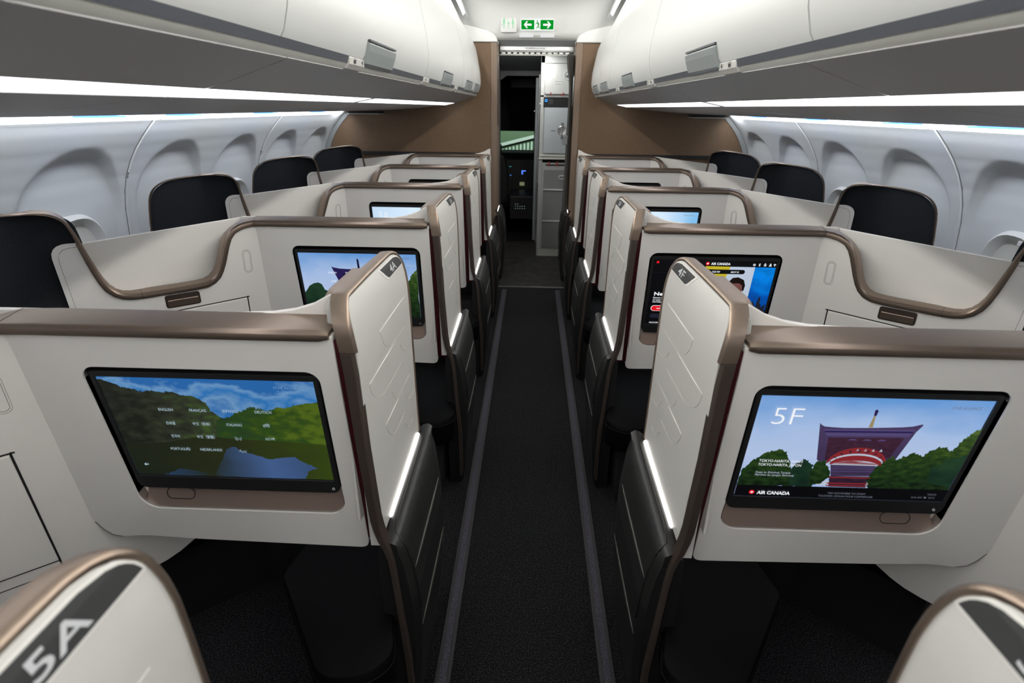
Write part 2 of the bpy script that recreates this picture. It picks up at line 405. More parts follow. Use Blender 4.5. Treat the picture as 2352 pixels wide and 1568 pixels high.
for s, side in ((-1, 'left'), (1, 'right')):
    for i, ((a, b), lt) in enumerate(zip(segs, latch)):
        t = thing('overhead_bin', side + ' side ' + names[i], 'overhead bin', (s * 0.9, a, 1.69), 'overhead luggage bins')
        bm = bmesh.new(); extr_y(bm, [(x - 0.9, z - 1.69) for x, z in DOORP], 0, b - a, s)
        obj('bin_door', bm, M['bin'], t, smooth=35)
        if lt:
            bm = bmesh.new(); y0, y1 = lt[0] - a, lt[1] - a
            pr = [(0.484, 1.745), (0.474, 1.742), (0.479, 1.722), (0.492, 1.690), (0.503, 1.683), (0.512, 1.686), (0.50, 1.71), (0.492, 1.744)]
            extr_y(bm, [(x - 0.9, z - 1.69) for x, z in pr], y0, y1, s); obj('latch', bm, M['latch'], t, bevel=0.003)
            bm = bmesh.new(); box(bm, -0.002, 0.004, 0, y1 - y0, -0.002, 0.003); l = obj('latch_slot', bm, M['gap'], t); l.location = (s * (0.478 - 0.9), y0, 1.748 - 1.69)
        if i >= 3:
            bm = bmesh.new()
            rx = lambda z: 0.481 + max(0, z - 1.85) * 0.2
            yy = b - a - (0.13 if i == 3 else 0.06)
            def dpx(z):
                for (xa, za), (xb, zb) in zip(DOORP, DOORP[1:]):
                    if za <= z <= zb: return xa + (xb - xa) * (z - za) / (zb - za)
            def strip_(y0, y1, z0, z1, mi):
                vs = [bm.verts.new((s * (dpx(1.69 + z) - 0.0012 - 0.9), y, z)) for y, z in ((y0, z0), (y1, z0), (y1, z1), (y0, z1))]
                bm.faces.new(vs).material_index = mi
            strip_(yy, yy + 0.010, 0.10, 0.125, 0); strip_(yy, yy + 0.010, 0.125, 0.15, 0)
            for q in range(9): strip_(yy, yy + 0.006, 0.17 + q * 0.017, 0.18 + q * 0.017, 1)
            obj('placard_text', bm, [M['redlatch'], M['latch']], t)
    # gap, rail and underside
    t = thing('bin_gap_rail', 'dark gap and pale rail under the ' + side + ' overhead bins', 'rail', (s * 0.52, 0, 1.68))
    bm = bmesh.new(); extr_y(bm, [(x - 0.52, z - 1.68) for x, z in ((0.500, 1.700), (0.505, 1.683), (0.60, 1.683), (0.60, 1.70))], -4.99, 5.262, s); obj('gap_channel', bm, M['gap'], t)
    bm = bmesh.new(); extr_y(bm, [(x - 0.52, z - 1.68) for x, z in ((0.5045, 1.6855), (0.512, 1.676), (0.522, 1.668), (0.60, 1.664), (0.60, 1.6855))], -4.99, 5.258, s); obj('rail_lip', bm, M['rail'], t, smooth=30)
    for j, yy in enumerate((0.45, 1.60, 2.66, 3.70)):
        tg = thing('seat_row_marker', side + ' side row number marker with pictograms on the bin rail, ' + ['nearest the viewer', 'by the large latch', 'by the second latch', 'farthest'][j], 'sign', (s * 0.507, yy, 1.682), 'row number markers')
        bm = bmesh.new(); extr_y(bm, [(-0.0095, 0.017), (-0.0065, -0.001), (0.004, -0.012), (0.02, -0.014), (0.02, 0.017)], 0, 0.14, s); obj('marker_body', bm, M['door'], tg, bevel=0.003)
        fmk = lambda a, b, s=s: (s * (-0.0102 + (0.017 - b) * 0.167), a, b)
        bm = bmesh.new()
        text(bm, str(5 - j), lambda a, b, s=s: fmk(0.112 - a * (1 if s > 0 else -1), 0.002 + b), 0, 0, 0.012, width=0.014, center=True, bold=0.02)
        for q in ((0.035, 0.055, 0.002, 0.011), (0.030, 0.060, 0.0135, 0.0145)):
            bm.faces.new([bm.verts.new(fmk(a_, b_)) for a_, b_ in ((q[0], q[2]), (q[1], q[2]), (q[1], q[3]), (q[0], q[3]))])
        obj('marker_print', bm, M['tag'], tg)
    panels = ((-4.99, 1.24), (1.246, 2.55), (2.556, 3.93), (3.936, 5.262))
    for i, (a, b) in enumerate(panels):
        yy = ['nearest', 'second', 'third', 'last'][i]
        t = thing('bin_underside_panel', side + ' side grey service panel under the bins, ' + yy + ' of four from the viewer', 'panel', (s * 0.9, a, 1.6), 'service panels under the bins')
        bm = bmesh.new()
        pr = [(x - 0.9, z - 1.6) for x, z in UND] ; pr += [(x, z + 0.03) for x, z in pr[::-1]]
        extr_y(bm, pr, 0, b - a, s); obj('inner_panel', bm, M['under'], t, smooth=30)
        bm = bmesh.new(); pr = [(x - 0.9, z - 1.6) for x, z in UND2]; pr += [(x, z + 0.03) for x, z in pr[::-1]]
        extr_y(bm, pr, 0, b - a, s); obj('outer_panel', bm, M['under'], t, smooth=30)
        if i == 1:
            bm = bmesh.new(); extr_y(bm, [(x - 0.9, z - 1.6) for x, z in ((0.697, 1.6085), (0.788, 1.5905), (0.788, 1.62), (0.697, 1.63))], 2.527 - a, 2.573 - a, s)
            obj('strip_divider', bm, M['under'], t)
    for i, (a, b) in enumerate(((-4.95, 2.53), (2.57, 5.22))):
        bm = bmesh.new(); extr_y(bm, [(x, z - 1.6) for x, z in ((-0.045, 1.611), (0.042, 1.5935), (0.042, 1.62), (-0.045, 1.63))], 0, b - a, s)
        o = obj('strip_light', bm, M['strip_e']); o.location = (s * 0.743, a, 0 + 1.6)
        tag(o, ('long near' if i == 0 else 'shorter far') + ' white strip light under the ' + side + ' bins', 'light', 'strip lights under the bins')
    # stowed display near the bulkhead
    t = thing('stowed_display', 'stowed flip-down display under the ' + side + ' bins beside the bulkhead', 'display', (s * 1.46, 5.12, 1.52))
    bm = bmesh.new(); box(bm, -0.13, 0.13, -0.09, 0.09, 0.0, 0.018); obj('display_body', bm, M['black'], t, bevel=0.004)
    bm = bmesh.new(); box(bm, -0.135, 0.135, -0.10, 0.09, -0.006, 0.0); obj('display_tray', bm, M['rail'], t, bevel=0.002)

# ------------------------------------------------------------------ suites
A_TOP = 1.1709
def fmon(s):      # (x, z, depth) on the raked monitor wall
    return lambda a, b, c: (s * a, 0.9755 + (A_TOP - b) * 0.1285 + c, b + c * 0.1285)
PA = Vector((1.058, 0.973)); TA = Vector((0.7702, -0.6378)); NA = Vector((0.6378, 0.7702))
def fang(s):      # (along, z, depth) on the angled wall
    def f(a, b, c):
        q = PA + TA * a + NA * (0.129 * (1.165 - b) + c); return (s * q.x, q.y, b)
    return f
SWOOP = [(0.0, 1.166), (0.025, 1.164), (0.05, 1.158), (0.075, 1.145), (0.093, 1.122), (0.105, 1.095), (0.115, 1.065), (0.125, 1.035), (0.137, 1.005), (0.150, 0.982), (0.168, 0.965), (0.192, 0.955), (0.225, 0.952), (0.27, 0.951), (0.34, 0.951), (0.40, 0.951), (0.43, 0.953), (0.455, 0.959), (0.476, 0.972), (0.492, 0.992), (0.504, 1.020), (0.514, 1.055), (0.523, 1.095), (0.531, 1.135), (0.5355, 1.160)]
BLK = [(1.468, 0.630, 1.163), (1.468, 0.618, 1.200), (1.474, 0.603, 1.237), (1.492, 0.580, 1.259), (1.520, 0.557, 1.267), (1.546, 0.541, 1.268), (1.60, 0.531, 1.265), (1.70, 0.522, 1.252), (1.765, 0.517, 1.238), (1.815, 0.513, 1.214), (1.845, 0.511, 1.185), (1.864, 0.510, 1.145), (1.877, 0.509, 1.08), (1.888, 0.508, 1.0), (1.898, 0.508, 0.85), (1.90, 0.508, 0.6)]

def dense(pts, n=3):
    out = []
    for i in range(len(pts) - 1):
        p0 = Vector(pts[max(i - 1, 0)]); p1 = Vector(pts[i]); p2 = Vector(pts[i + 1]); p3 = Vector(pts[min(i + 2, len(pts) - 1)])
        for k in range(n):
            q = k / n; out.append(tuple(0.5 * ((2 * p1) + (p2 - p0) * q + (2 * p0 - 5 * p1 + 4 * p2 - p3) * q * q + (3 * p1 - p0 - 3 * p2 + p3) * q ** 3)))
    return out + [pts[-1]]
BLK = dense(BLK, 3)
def build_unit(s, door=True):
    """all the fixed parts of one suite in local coordinates; returns list of (name, object, children)"""
    parts = []; m = fmon(s); g = fang(s)
    # monitor wall
    outer = smooth_poly([(0.397, 0.567), (0.846, 0.577), (0.967, 0.584), (1.045, 0.572), (1.083, 0.64), (1.082, 0.78), (1.058, 1.165), (0.397, 1.165)], [0.025, 0.05, 0.05, 0.05, 0.05, 0, 0, 0.004], 6)
    hole = rrect(0.437, 0.934, 0.680, 1.083, 0.035, 7, (0.045, 0.045, 0.03, 0.03))
    bm = bmesh.new(); plate(bm, outer, [hole[::-1]], m, 0.0, 0.022)
    wl = obj('monitor_wall', bm, M['white'], bevel=0.004); parts.append(wl)
    # rolled edge turning toward the aisle and the back shell
    bm = bmesh.new()
    bump = [(0.404, 0.62), (1.15, 0.62), (1.15, 1.176), (0.62, 1.178), (0.55, 1.182), (0.50, 1.190), (0.46, 1.203), (0.43, 1.220), (0.415, 1.226), (0.404, 1.226)]
    plate(bm, bump, [], lambda a, b, c: (s * a, c, b), 1.060, 1.075)
    q0, q1 = Vector((1.15, 1.070)), Vector((1.527, 0.578)); 
    nn = Vector((q1 - q0)).normalized(); nb = Vector((-nn.y, nn.x))
    def fb(a, b, c): q = q0 + (q1 - q0) * a + nb * c + NA * (0.129 * (1.165 - b) * a + 0.006 * a); return (s * q.x, q.y, b)
    plate(bm, [(0, 0.62), (0.975, 0.45), (0.975, 1.135), (0.955, 1.149), (0.90, 1.156), (0.0, 1.172)], [], fb, 0.0, 0.012)
    plate(bm, [(0.3975, 0.68), (0.3975, 1.15), (0.404, 1.19), (0.404, 0.68)], [], lambda a, b, c: (s * a, c, b), 1.016, 1.07)
    bk = obj('rear_shell', bm, M['white'], bevel=0.002); parts.append(bk)
    # monitor recess
    bm = bmesh.new(); n = len(hole)
    R = [[bm.verts.new(m(a, b, c)) for a, b in hole] for c in (0.004, 0.055)]
    for k in range(n):
        f = bm.faces.new((R[0][k], R[0][(k + 1) % n], R[1][(k + 1) % n], R[1][k]))
        zz = (hole[k][1] + hole[(k + 1) % n][1]) / 2; f.material_index = 1 if zz < 0.74 else 0
    f = bm.faces.new(R[1]); f.material_index = 0
    rc = obj('monitor_recess', bm, [M['black'], M['tray_bronze']], smooth=30); parts.append(rc)
    bm = bmesh.new()
    led = smooth_poly([(0.4385, 0.6815), (0.9325, 0.6815), (0.915, 0.747), (0.456, 0.747)], [0.035, 0.035, 0, 0], 6)
    plate(bm, led, [], lambda a, b, c: m(a, b, 0.006 + (b - 0.68) * 0.35 + c), 0.0, 0.004)
    parts.append(obj('remote_ledge', bm, M['tray_bronze'], bevel=0.002))
    bm = bmesh.new(); bx = 0.841
    ring = rrect(bx - 0.034, bx + 0.034, 0.702, 0.728, 0.0129, 6)
    tube(bm, [m(a, b, 0.0045 + (b - 0.68) * 0.35) for a, b in ring], 0.0009, 5, closed=True)
    parts.append(obj('ledge_button', bm, M['black'], smooth=True))
    # monitor
    bm = bmesh.new(); bz = rrect(0.446, 0.930, 0.738, 1.066, 0.012, 5, (0.02, 0.02, 0.008, 0.008))
    sh = [(0.4575, 0.7755), (0.9205, 0.7755), (0.9205, 1.0525), (0.4575, 1.0525)]
    plate(bm, bz, [sh[::-1]], m, 0.010, 0.030)
    plate(bm, [(0.45, 0.77), (0.925, 0.77), (0.925, 1.06), (0.45, 1.06)], [], m, 0.0145, 0.028)
    mon = obj('monitor', bm, M['bezel'], bevel=0.0012); parts.append(mon)
    bm = bmesh.new(); xx = 0.462 if s < 0 else 0.910
    tube(bm, [m(xx + 0.003 * math.cos(a), 0.752 + 0.003 * math.sin(a), 0.0098) for a in [i * math.pi / 5 for i in range(10)]], 0.0007, 4, closed=True)
    jk = obj('power_dot', bm, M['steel'], mon)
    # angled wall
    top = SWOOP + [(0.540, 1.163)]
    pts = [(-0.045, 0.66), (-0.30, 0.62), (-0.30, 0.50), (-0.255, 0.465), (-0.22, 0.443), (-0.185, 0.422), (-0.15, 0.408), (-0.11, 0.40), (-0.05, 0.395), (0.1, 0.385), (0.596, 0.36), (0.612, 1.12), (0.610, 1.136), (0.603, 1.149), (0.592, 1.158), (0.578, 1.163), (0.565, 1.164)] + top[-1:0:-1] + [(0.0, 1.164), (-0.02, 1.150)]
    bm = bmesh.new(); plate(bm, pts, [], g, 0.0, 0.010)
    aw = obj('console_wall', bm, M['white'], bevel=0.002); parts.append(aw)
    # rounded corner between the two (covers the joint)
    # groove lines: seam, pill, corner inset
    bm = bmesh.new()
    def gl(pl, f, r=0.0007, mi=0, cl=False): tube(bm, [f(a, b, 0.0) for a, b in pl], r, 4, mi, cl)
    gl([(0.583, 0.60), (0.592, 0.94), (0.597, 1.10), (0.596, 1.122), (0.590, 1.136), (0.579, 1.146), (0.563, 1.150), (0.538, 1.151)], g)
    tube(bm, [m(a + 0.0012, b, 0.002) for a, b in [(1.0585, 1.155), (1.070, 0.97), (1.082, 0.78), (1.0835, 0.66), (1.078, 0.625), (1.066, 0.597), (1.049, 0.578), (1.03, 0.574), (1.0, 0.579)]], 0.0011, 4)
    gl(rrect(0.030, 0.052, 0.984, 1.066, 0.0109, 6), g, 0.0007, 0, True)
    gl(rrect(0.026, 0.056, 0.979, 1.071, 0.0149, 6), g, 0.0005, 0, True)
    parts.append(obj('panel_seams', bm, M['groove']))
    # tray door in the angled wall
    bm = bmesh.new(); plate(bm, [(0.058, 0.548), (0.56, 0.548), (0.56, 0.862), (0.062, 0.876)], [], g, -0.004, 0.001)
    td = obj('tray_door', bm, M['white'], bevel=0.0015); parts.append(td)
    bm = bmesh.new(); plate(bm, [(0.0535, 0.512), (0.058, 0.512), (0.062, 0.881), (0.0575, 0.885)], [], g, -0.0012, 0.001)
    plate(bm, [(0.052, 0.879), (0.33, 0.871), (0.33, 0.874), (0.052, 0.883)], [], g, -0.0012, 0.001)
    plate(bm, [(0.29, 0.8655), (0.40, 0.8655), (0.40, 0.8675), (0.29, 0.8675)], [], g, -0.0042, 0.001)
    plate(bm, [(0.055, 0.543), (0.58, 0.543), (0.58, 0.545), (0.055, 0.545)], [], g, -0.0012, 0.001)
    plate(bm, [(0.055, 0.510), (0.58, 0.510), (0.58, 0.512), (0.055, 0.512)], [], g, -0.0012, 0.001)
    obj('door_gap', bm, M['black'], td)
    # latch
    bm = bmesh.new(); plate(bm, rrect(0.222, 0.336, 0.888, 0.938, 0.009, 5), [], g, -0.0025, 0.001)
    la = obj('latch_cup', bm, M['bronze_d'], bevel=0.001); parts.append(la)
    bm = bmesh.new(); tube(bm, [g(a, 0.9165, -0.004) for a in (0.230, 0.328)], 0.0022, 6); plate(bm, rrect(0.228, 0.330, 0.893, 0.915, 0.003, 3), [], g, -0.0045, -0.002)
    obj('latch_grip', bm, M['bronze'], la, smooth=40)
    # bronze cap sweeping along the top edges
    path = []
    for x in (0.402, 0.42, 0.6, 0.8, 1.0): path.append((Vector(m(x, 1.168, 0)), Vector((0, 1, 0)), 0.088 - 0.0 * x))
    for i, (a, b) in enumerate(SWOOP):
        f = min(1, i / 5); nrm = Vector((0, 1, 0)).lerp(Vector((s * NA.x, NA.y, 0)), f).normalized()
        path.append((Vector(g(a, b + 0.002, 0)), nrm, 0.088 + (0.050 - 0.088) * f if i < 15 else 0.050 - 0.010 * (i - 15) / 9))
    for p in BLK: path.append((Vector((s * p[0], p[1], p[2])), Vector((s * NA.x, NA.y, 0)).lerp(Vector((0, 1, 0)), min(1, max(0, (p[0] - 1.47) / 0.08))).normalized(), 0.045 - 0.031 * sm((p[0] - 1.53) / 0.06)))
    rings = []
    for i, (p, nrm, wd) in enumerate(path):
        tan = (path[min(i + 1, len(path) - 1)][0] - path[max(i - 1, 0)][0]).normalized()
        upv = nrm.cross(tan) * (-1 if s > 0 else 1)
        if i < 30 and upv.z < 0: upv = -upv
        upv.normalize(); nr = (nrm - tan * nrm.dot(tan)).normalized()
        k = 1.0 if i < 24 else max(0.55, 1 - (i - 24) * 0.05); k2 = 1.0 if i < 24 else max(0.62, 1 - (i - 24) * 0.03)
        if i < 3 and i == 0: k = 0.6
        sec = [(0.0, -0.011), (-0.007, -0.010), (-0.0105, -0.003), (-0.0095, 0.005), (-0.004, 0.0105), (0.004, 0.012), (wd, 0.013), (wd, -0.002), (0.004, -0.006)]
        rings.append([p + nr * (c if c > 0.005 else c * k) + upv * (h * k * k2) for c, h in sec])
    bm = bmesh.new(); sweep(bm, rings)
    cp_ = obj('bronze_cap', bm, M['bronze'], smooth=35); parts.append(cp_)
    for i in (5, 20, 30 + 18, len(path) - 13):
        ring = [rings[i][k] + (rings[i][k] - path[i][0]).normalized() * 0.0004 for k in range(1, 7)]
        bm = bmesh.new(); tube(bm, ring, 0.0007, 4); obj('cap_joint', bm, M['bronze_d'], cp_)
    # black headrest shell
    bm = bmesh.new(); bl = [Vector((s * (x - (0.003 if x > 1.8 else 0)), y, z - 0.002)) for x, y, z in BLK]
    inner = []
    for p in bl:
        pass
    def yb(x, y):
        if x < 1.545: return max(y + 0.006, 0.973 - (x - 1.058) * 0.828 + 0.016)
        if x < 1.62: return y + 0.006 + (0.586 - 0.547) * (1.62 - x) / 0.075
        return y + 0.006
    F = []
    for p in bl:
        ax = abs(p.x); q = 1 - sm((ax - 1.50) / 0.10)
        F.append(Vector((s * (ax + 0.010 * q), yb(ax + 0.010 * q, p.y), p.z - 0.002 - 0.007 * q)))
    front_top = F; cols = []
    zb = 0.35
    front_top = F; cols = []
    rk = lambda p: 0.19 * (1 - sm((abs(p.x) - 1.54) / 0.10))
    for p in F:
        cols.append([bm.verts.new((p.x, p.y + rk(p) * (p.z - zb) * t, p.z + (zb - p.z) * t)) for t in (0, 0.1, 0.3, 0.6, 1)])
    colb = []
    for p in F: colb.append([bm.verts.new((p.x, p.y + 0.012 + rk(p) * (p.z - zb) * t, p.z - 0.003 + (zb - p.z) * t)) for t in (0, 0.1, 0.3, 0.6, 1)])
    # only the columns from the inboard edge to the outboard one with increasing x
    for S_ in (cols, colb):
        for A, B in zip(S_, S_[1:]):
            for i in range(4):
                try: bm.faces.new((A[i], B[i], B[i + 1], A[i + 1]))
                except ValueError: pass
    for A, B, A2, B2 in zip(cols, cols[1:], colb, colb[1:]): bm.faces.new((A[0], B[0], B2[0], A2[0]))
    parts.append(obj('headrest_shell', bm, M['fabric'], smooth=40))
    # aisle post, red stripe, sliding door
    postp = [(0.4035, 0.375, 1.236), (0.4055, 0.375, 1.225), (0.403, 0.372, 1.20), (0.396, 0.364, 1.17), (0.388, 0.358, 1.13), (0.384, 0.354, 1.08), (0.376, 0.350, 0.9), (0.365, 0.341, 0.72), (0.360, 0.337, 0.69), (0.352, 0.331, 0.66), (0.341, 0.322, 0.632), (0.334, 0.317, 0.605), (0.329, 0.312, 0.555), (0.326, 0.309, 0.50), (0.322, 0.305, 0.43), (0.318, 0.299, 0.35), (0.314, 0.294, 0.28), (0.312, 0.293, 0.18), (0.313, 0.296, 0.05)]
    if not door: postp = [p for p in postp if p[2] < 0.695]
    else: postp = [p for p in postp if p[2] < 1.131]
    bm = bmesh.new()
    rings = []
    for i, (xi, xo, z) in enumerate(postp):
        c = 0.004
        rings.append([(s * (xi), 0.972 + 0.020, z), (s * (xi - 0.004), 0.973, z), (s * (xo + 0.004), 0.973, z), (s * xo, 0.978, z), (s * xo, 1.0, z), (s * xi, 1.0, z)])
    sweep(bm, rings)
    parts.append(obj('aisle_post', bm, M['bronze_d'], smooth=40))
    if door:
        bm = bmesh.new()
        sweep(bm, [[(s * a, yy, z), (s * 0.3975, yy, z), (s * 0.3975, yy + 0.02, z), (s * a, yy + 0.02, z)] for a, z, yy in ((0.386, 1.155, 0.983), (0.384, 1.13, 0.986), (0.372, 0.9, 1.015), (0.355, 0.68, 1.043), (0.350, 0.60, 1.053))])
        parts.append(obj('red_stripe', bm, M['red']))
        # door face: outline in (y, z), x from profile
        def dx(z):
            P_ = [(0.55, 0.349), (0.65, 0.350), (0.9, 0.3525), (1.08, 0.354), (1.13, 0.3555), (1.16, 0.3585), (1.19, 0.3635), (1.21, 0.370), (1.222, 0.376), (1.235, 0.385)]
            for (za, xa), (zb_, xb) in zip(P_, P_[1:]):
                if za <= z <= zb_: return xa + (xb - xa) * (z - za) / (zb_ - za)
            return P_[0][1] if z < 0.55 else P_[-1][1]
        def outl(ins, zlow=0.636):
            o = [(0.984 + ins, zlow), (0.983 + ins, 1.131), (0.982 + ins, 1.165)]
            o += [(0.982 + ins + 0.075 * (1 - math.cos(a)), 1.170 - ins + 0.060 * math.sin(a)) for a in [math.radians(15 * i) for i in range(1, 7)]]
            o += [(1.20, 1.231 - ins), (1.36, 1.230 - ins)]
            o += [(1.40 , 1.228 - ins), (1.425 - ins * 0.3, 1.2215 - ins * 0.95), (1.441 - ins * 0.7, 1.211 - ins * 0.7), (1.452 - ins * 0.9, 1.196 - ins * 0.4), (1.459 - ins, 1.17), (1.463 - ins, 1.13), (1.465 - ins, 1.05)]
            o += [(1.466 - ins, 1.0), (1.466 - ins, 0.85), (1.466 - ins, zlow)]
            return o
        O1 = outl(0.0)
        # build as grid-free ngon strips: slice outline horizontally so the lean follows the profile
        def door_solid(bm, ins, xo, xi, mi=0):
            o = outl(ins); zl = sorted({round(z, 4) for _, z in o})
            def yr(z):
                ysx = []
                for (ya, za), (yb, zb_) in zip(o, o[1:] + o[:1]):
                    if (za - z) * (zb_ - z) <= 0 and za != zb_:
                        ysx.append(ya + (yb - ya) * (z - za) / (zb_ - za))
                return min(ysx), max(ysx)
            rows = []
            zz = [0.636, 0.7, 0.8, 0.9, 1.0, 1.06] + [1.08 + 0.01 * i for i in range(15)] + [1.2245, 1.2275 - ins * 0.3]
            zz = [z for z in zz if z <= max(q[1] for q in o) - 0.001]
            for z in zz:
                a, b = yr(z); rows.append([(s * (dx(z) + x_), a + (b - a) * t, z) for x_, t in ((xo, 0), (xo, 0.25), (xo, 0.5), (xo, 0.75), (xo, 1), (xi, 1), (xi, 0.5), (xi, 0))])
            sweep(bm, rows, mi)
        bm = bmesh.new(); door_solid(bm, 0.004, -0.001, 0.020)
        dr = obj('sliding_door', bm, M['door'], smooth=50); parts.append(dr)
        bm = bmesh.new(); o = outl(0.0); o = o[:3] + dense([(a, b, 0) for a, b in o[3:-3]], 3) + o[-3:]; o = [(q[0], q[1]) for q in o]
        # rim band: wraps round the outline, depth along x
        rg = []
        for i, (y_, z_) in enumerate(o):
            pa = Vector(o[max(i - 1, 0)]); pb = Vector(o[min(i + 1, len(o) - 1)]); tt = (pb - pa).normalized(); nv = Vector((-tt.y, tt.x))
            x0 = dx(z_) ; wdt = 0.031 - 0.010 * sm((y_ - 0.99) / 0.36) - 0.010 * sm((y_ - 1.38) / 0.07) * 1.2
            X = lambda dxx, dn: (s * (x0 + dxx), y_ + nv.x * dn, z_ + nv.y * dn)
            rg.append([X(-0.004, -0.005), X(-0.005, 0.0), X(-0.002, 0.004), X(0.003, 0.005), X(wdt, 0.004), X(wdt, -0.001), X(0.002, -0.004)])
        rg = rg[1:]
        sweep(bm, rg)
        parts.append(obj('door_rim', bm, M['bronze'], smooth=45))
        bm = bmesh.new()                                 # inner bumper
        pl = smooth_poly([(1.078, 1.06), (1.31, 1.06), (1.31, 1.213), (1.125, 1.213), (1.082, 1.195)], [0, 0, 0.01, 0.05, 0.04], 5)
        plate(bm, pl, [], lambda a, b, c: (s * c, a, b), 0.418, 0.452)
        plate(bm, smooth_poly([(1.0, 1.0), (1.36, 1.0), (1.36, 1.218), (1.02, 1.223)], [0, 0, 0.03, 0.03], 4), [], lambda a, b, c: (s * c, a, b), 0.3955, 0.418, 1)
        parts.append(obj('inner_bumper', bm, [M['bronze'], M['door']], bevel=0.003))
        # tag
        bm = bmesh.new()
        def fd(y_, z_, c=0.0): return (s * (dx(z_) - 0.001 + c), y_, z_)
        tg_ = smooth_poly([(1.266, 1.2195), (1.300, 1.1905), (1.320, 1.1885), (1.446, 1.1885), (1.440, 1.2015), (1.425, 1.213), (1.38, 1.2195)], [0.0, 0.014, 0.006, 0.002, 0.006, 0.01, 0.01], 4)
        tb = smooth_poly([(1.252, 1.2210), (1.292, 1.1865), (1.318, 1.1835), (1.450, 1.1835), (1.446, 1.203), (1.430, 1.2165), (1.38, 1.2215)], [0.0, 0.014, 0.006, 0.002, 0.006, 0.01, 0.01], 4)
        for poly, c, mi in ((tb, -0.0008, 1), (tg_, -0.0016, 0)):
            # subdivide in z so it follows the lean
            zl = [1.1835, 1.187, 1.190, 1.195, 1.20, 1.205, 1.21, 1.214, 1.218, 1.2195, 1.221]
            for z0, z1 in zip(zl, zl[1:]):
                q = []
                for zz in (z0, z1):
                    X_ = []
                    for (ya, za), (yb, zb_) in zip(poly, poly[1:] + poly[:1]):
                        if (za - zz) * (zb_ - zz) <= 0 and abs(za - zb_) > 1e-9: X_.append(ya + (yb - ya) * (zz - za) / (zb_ - za))
                    if len(X_) >= 2: q.append((min(X_), max(X_), zz))
                if len(q) == 2:
                    f = bm.faces.new([bm.verts.new(fd(a, b, c)) for a, b in ((q[0][0], z0), (q[0][1], z0), (q[1][1], z1), (q[1][0], z1))]); f.material_index = mi
        tgo = obj('seat_tag_plate', bm, [M['tag'], M['line']], dr)
        # embossed motif
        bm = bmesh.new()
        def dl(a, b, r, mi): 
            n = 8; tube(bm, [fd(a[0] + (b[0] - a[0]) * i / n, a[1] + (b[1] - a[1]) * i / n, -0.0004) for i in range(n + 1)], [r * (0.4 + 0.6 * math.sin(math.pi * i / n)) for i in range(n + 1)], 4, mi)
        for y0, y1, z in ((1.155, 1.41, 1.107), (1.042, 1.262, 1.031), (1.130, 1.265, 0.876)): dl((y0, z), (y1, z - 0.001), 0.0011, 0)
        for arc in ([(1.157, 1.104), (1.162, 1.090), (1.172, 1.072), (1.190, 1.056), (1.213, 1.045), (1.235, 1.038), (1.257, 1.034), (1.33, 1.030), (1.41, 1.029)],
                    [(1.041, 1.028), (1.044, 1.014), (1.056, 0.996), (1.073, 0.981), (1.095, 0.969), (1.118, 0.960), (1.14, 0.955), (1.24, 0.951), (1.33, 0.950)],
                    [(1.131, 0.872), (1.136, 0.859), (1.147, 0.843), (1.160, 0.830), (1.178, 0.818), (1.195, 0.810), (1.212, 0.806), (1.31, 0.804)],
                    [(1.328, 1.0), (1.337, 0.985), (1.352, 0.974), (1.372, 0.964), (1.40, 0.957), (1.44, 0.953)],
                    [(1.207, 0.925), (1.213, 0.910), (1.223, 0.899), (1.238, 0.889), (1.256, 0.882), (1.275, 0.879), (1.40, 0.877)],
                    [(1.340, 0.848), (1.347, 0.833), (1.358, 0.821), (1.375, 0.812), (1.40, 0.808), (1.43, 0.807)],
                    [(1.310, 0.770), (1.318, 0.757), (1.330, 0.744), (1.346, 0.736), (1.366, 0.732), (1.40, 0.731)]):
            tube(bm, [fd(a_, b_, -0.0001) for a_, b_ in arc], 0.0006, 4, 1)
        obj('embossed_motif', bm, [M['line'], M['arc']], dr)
    # light strip on the armrest
    bm = bmesh.new(); sweep(bm, [[(s * 0.3495, y_, z_ - 0.012), (s * 0.3495, y_, z_ + 0.004), (s * 0.343, y_, z_ + 0.001), (s * 0.341, y_, z_ - 0.012)] for y_, z_ in ((1.09, 0.6365), (1.443, 0.653))])
    parts.append(obj('light_strip', bm, M['led']))
    # leather armrest panel towards the aisle
    AP = [(0.349, 0.628), (0.334, 0.641), (0.318, 0.646), (0.305, 0.638), (0.294, 0.614), (0.284, 0.575), (0.277, 0.53), (0.271, 0.47), (0.2695, 0.42), (0.2695, 0.36), (0.272, 0.30), (0.277, 0.21), (0.285, 0.12), (0.292, 0.05), (0.298, 0.0)]
    def ext(z): return (0.985, 1.490 - 0.02 * (0.64 - z) / 0.3 - 0.12 * max(0, (0.30 - z)) - (0.05 * max(0, (z - 0.56)) / 0.08 if 0 else 0))
    bm = bmesh.new(); rows = []; TY = [0, 0.02, 0.045, 0.08, 0.17, 0.26, 0.35, 0.45, 0.55, 0.65, 0.75, 0.82, 0.88, 0.94, 1.0]
    for t_ in TY:
        row = []
        for x, z in AP:
            a, b = ext(z); t = t_; y_ = a + (b - a) * t; zz = z + 0.015 * t * (1 if z > 0.55 else 0)
            e = sm((b - y_) / 0.10); e0 = sm((y_ - 0.98) / 0.03); x_ = x + ((1 - e) * 0.020 + (1 - e0) * 0.014) * (1 if z < 0.62 else 0.3)
            row.append(bm.verts.new((s * x_, y_, zz)))
        inner = [bm.verts.new((s * 0.352, y_, z)) for z in (0.0,)]
        rows.append(row)
    for A, B in zip(rows, rows[1:]):
        for i in range(len(AP) - 1):
            f = bm.faces.new((A[i], B[i], B[i + 1], A[i + 1])); f.material_index = 0 if i < 7 else 1
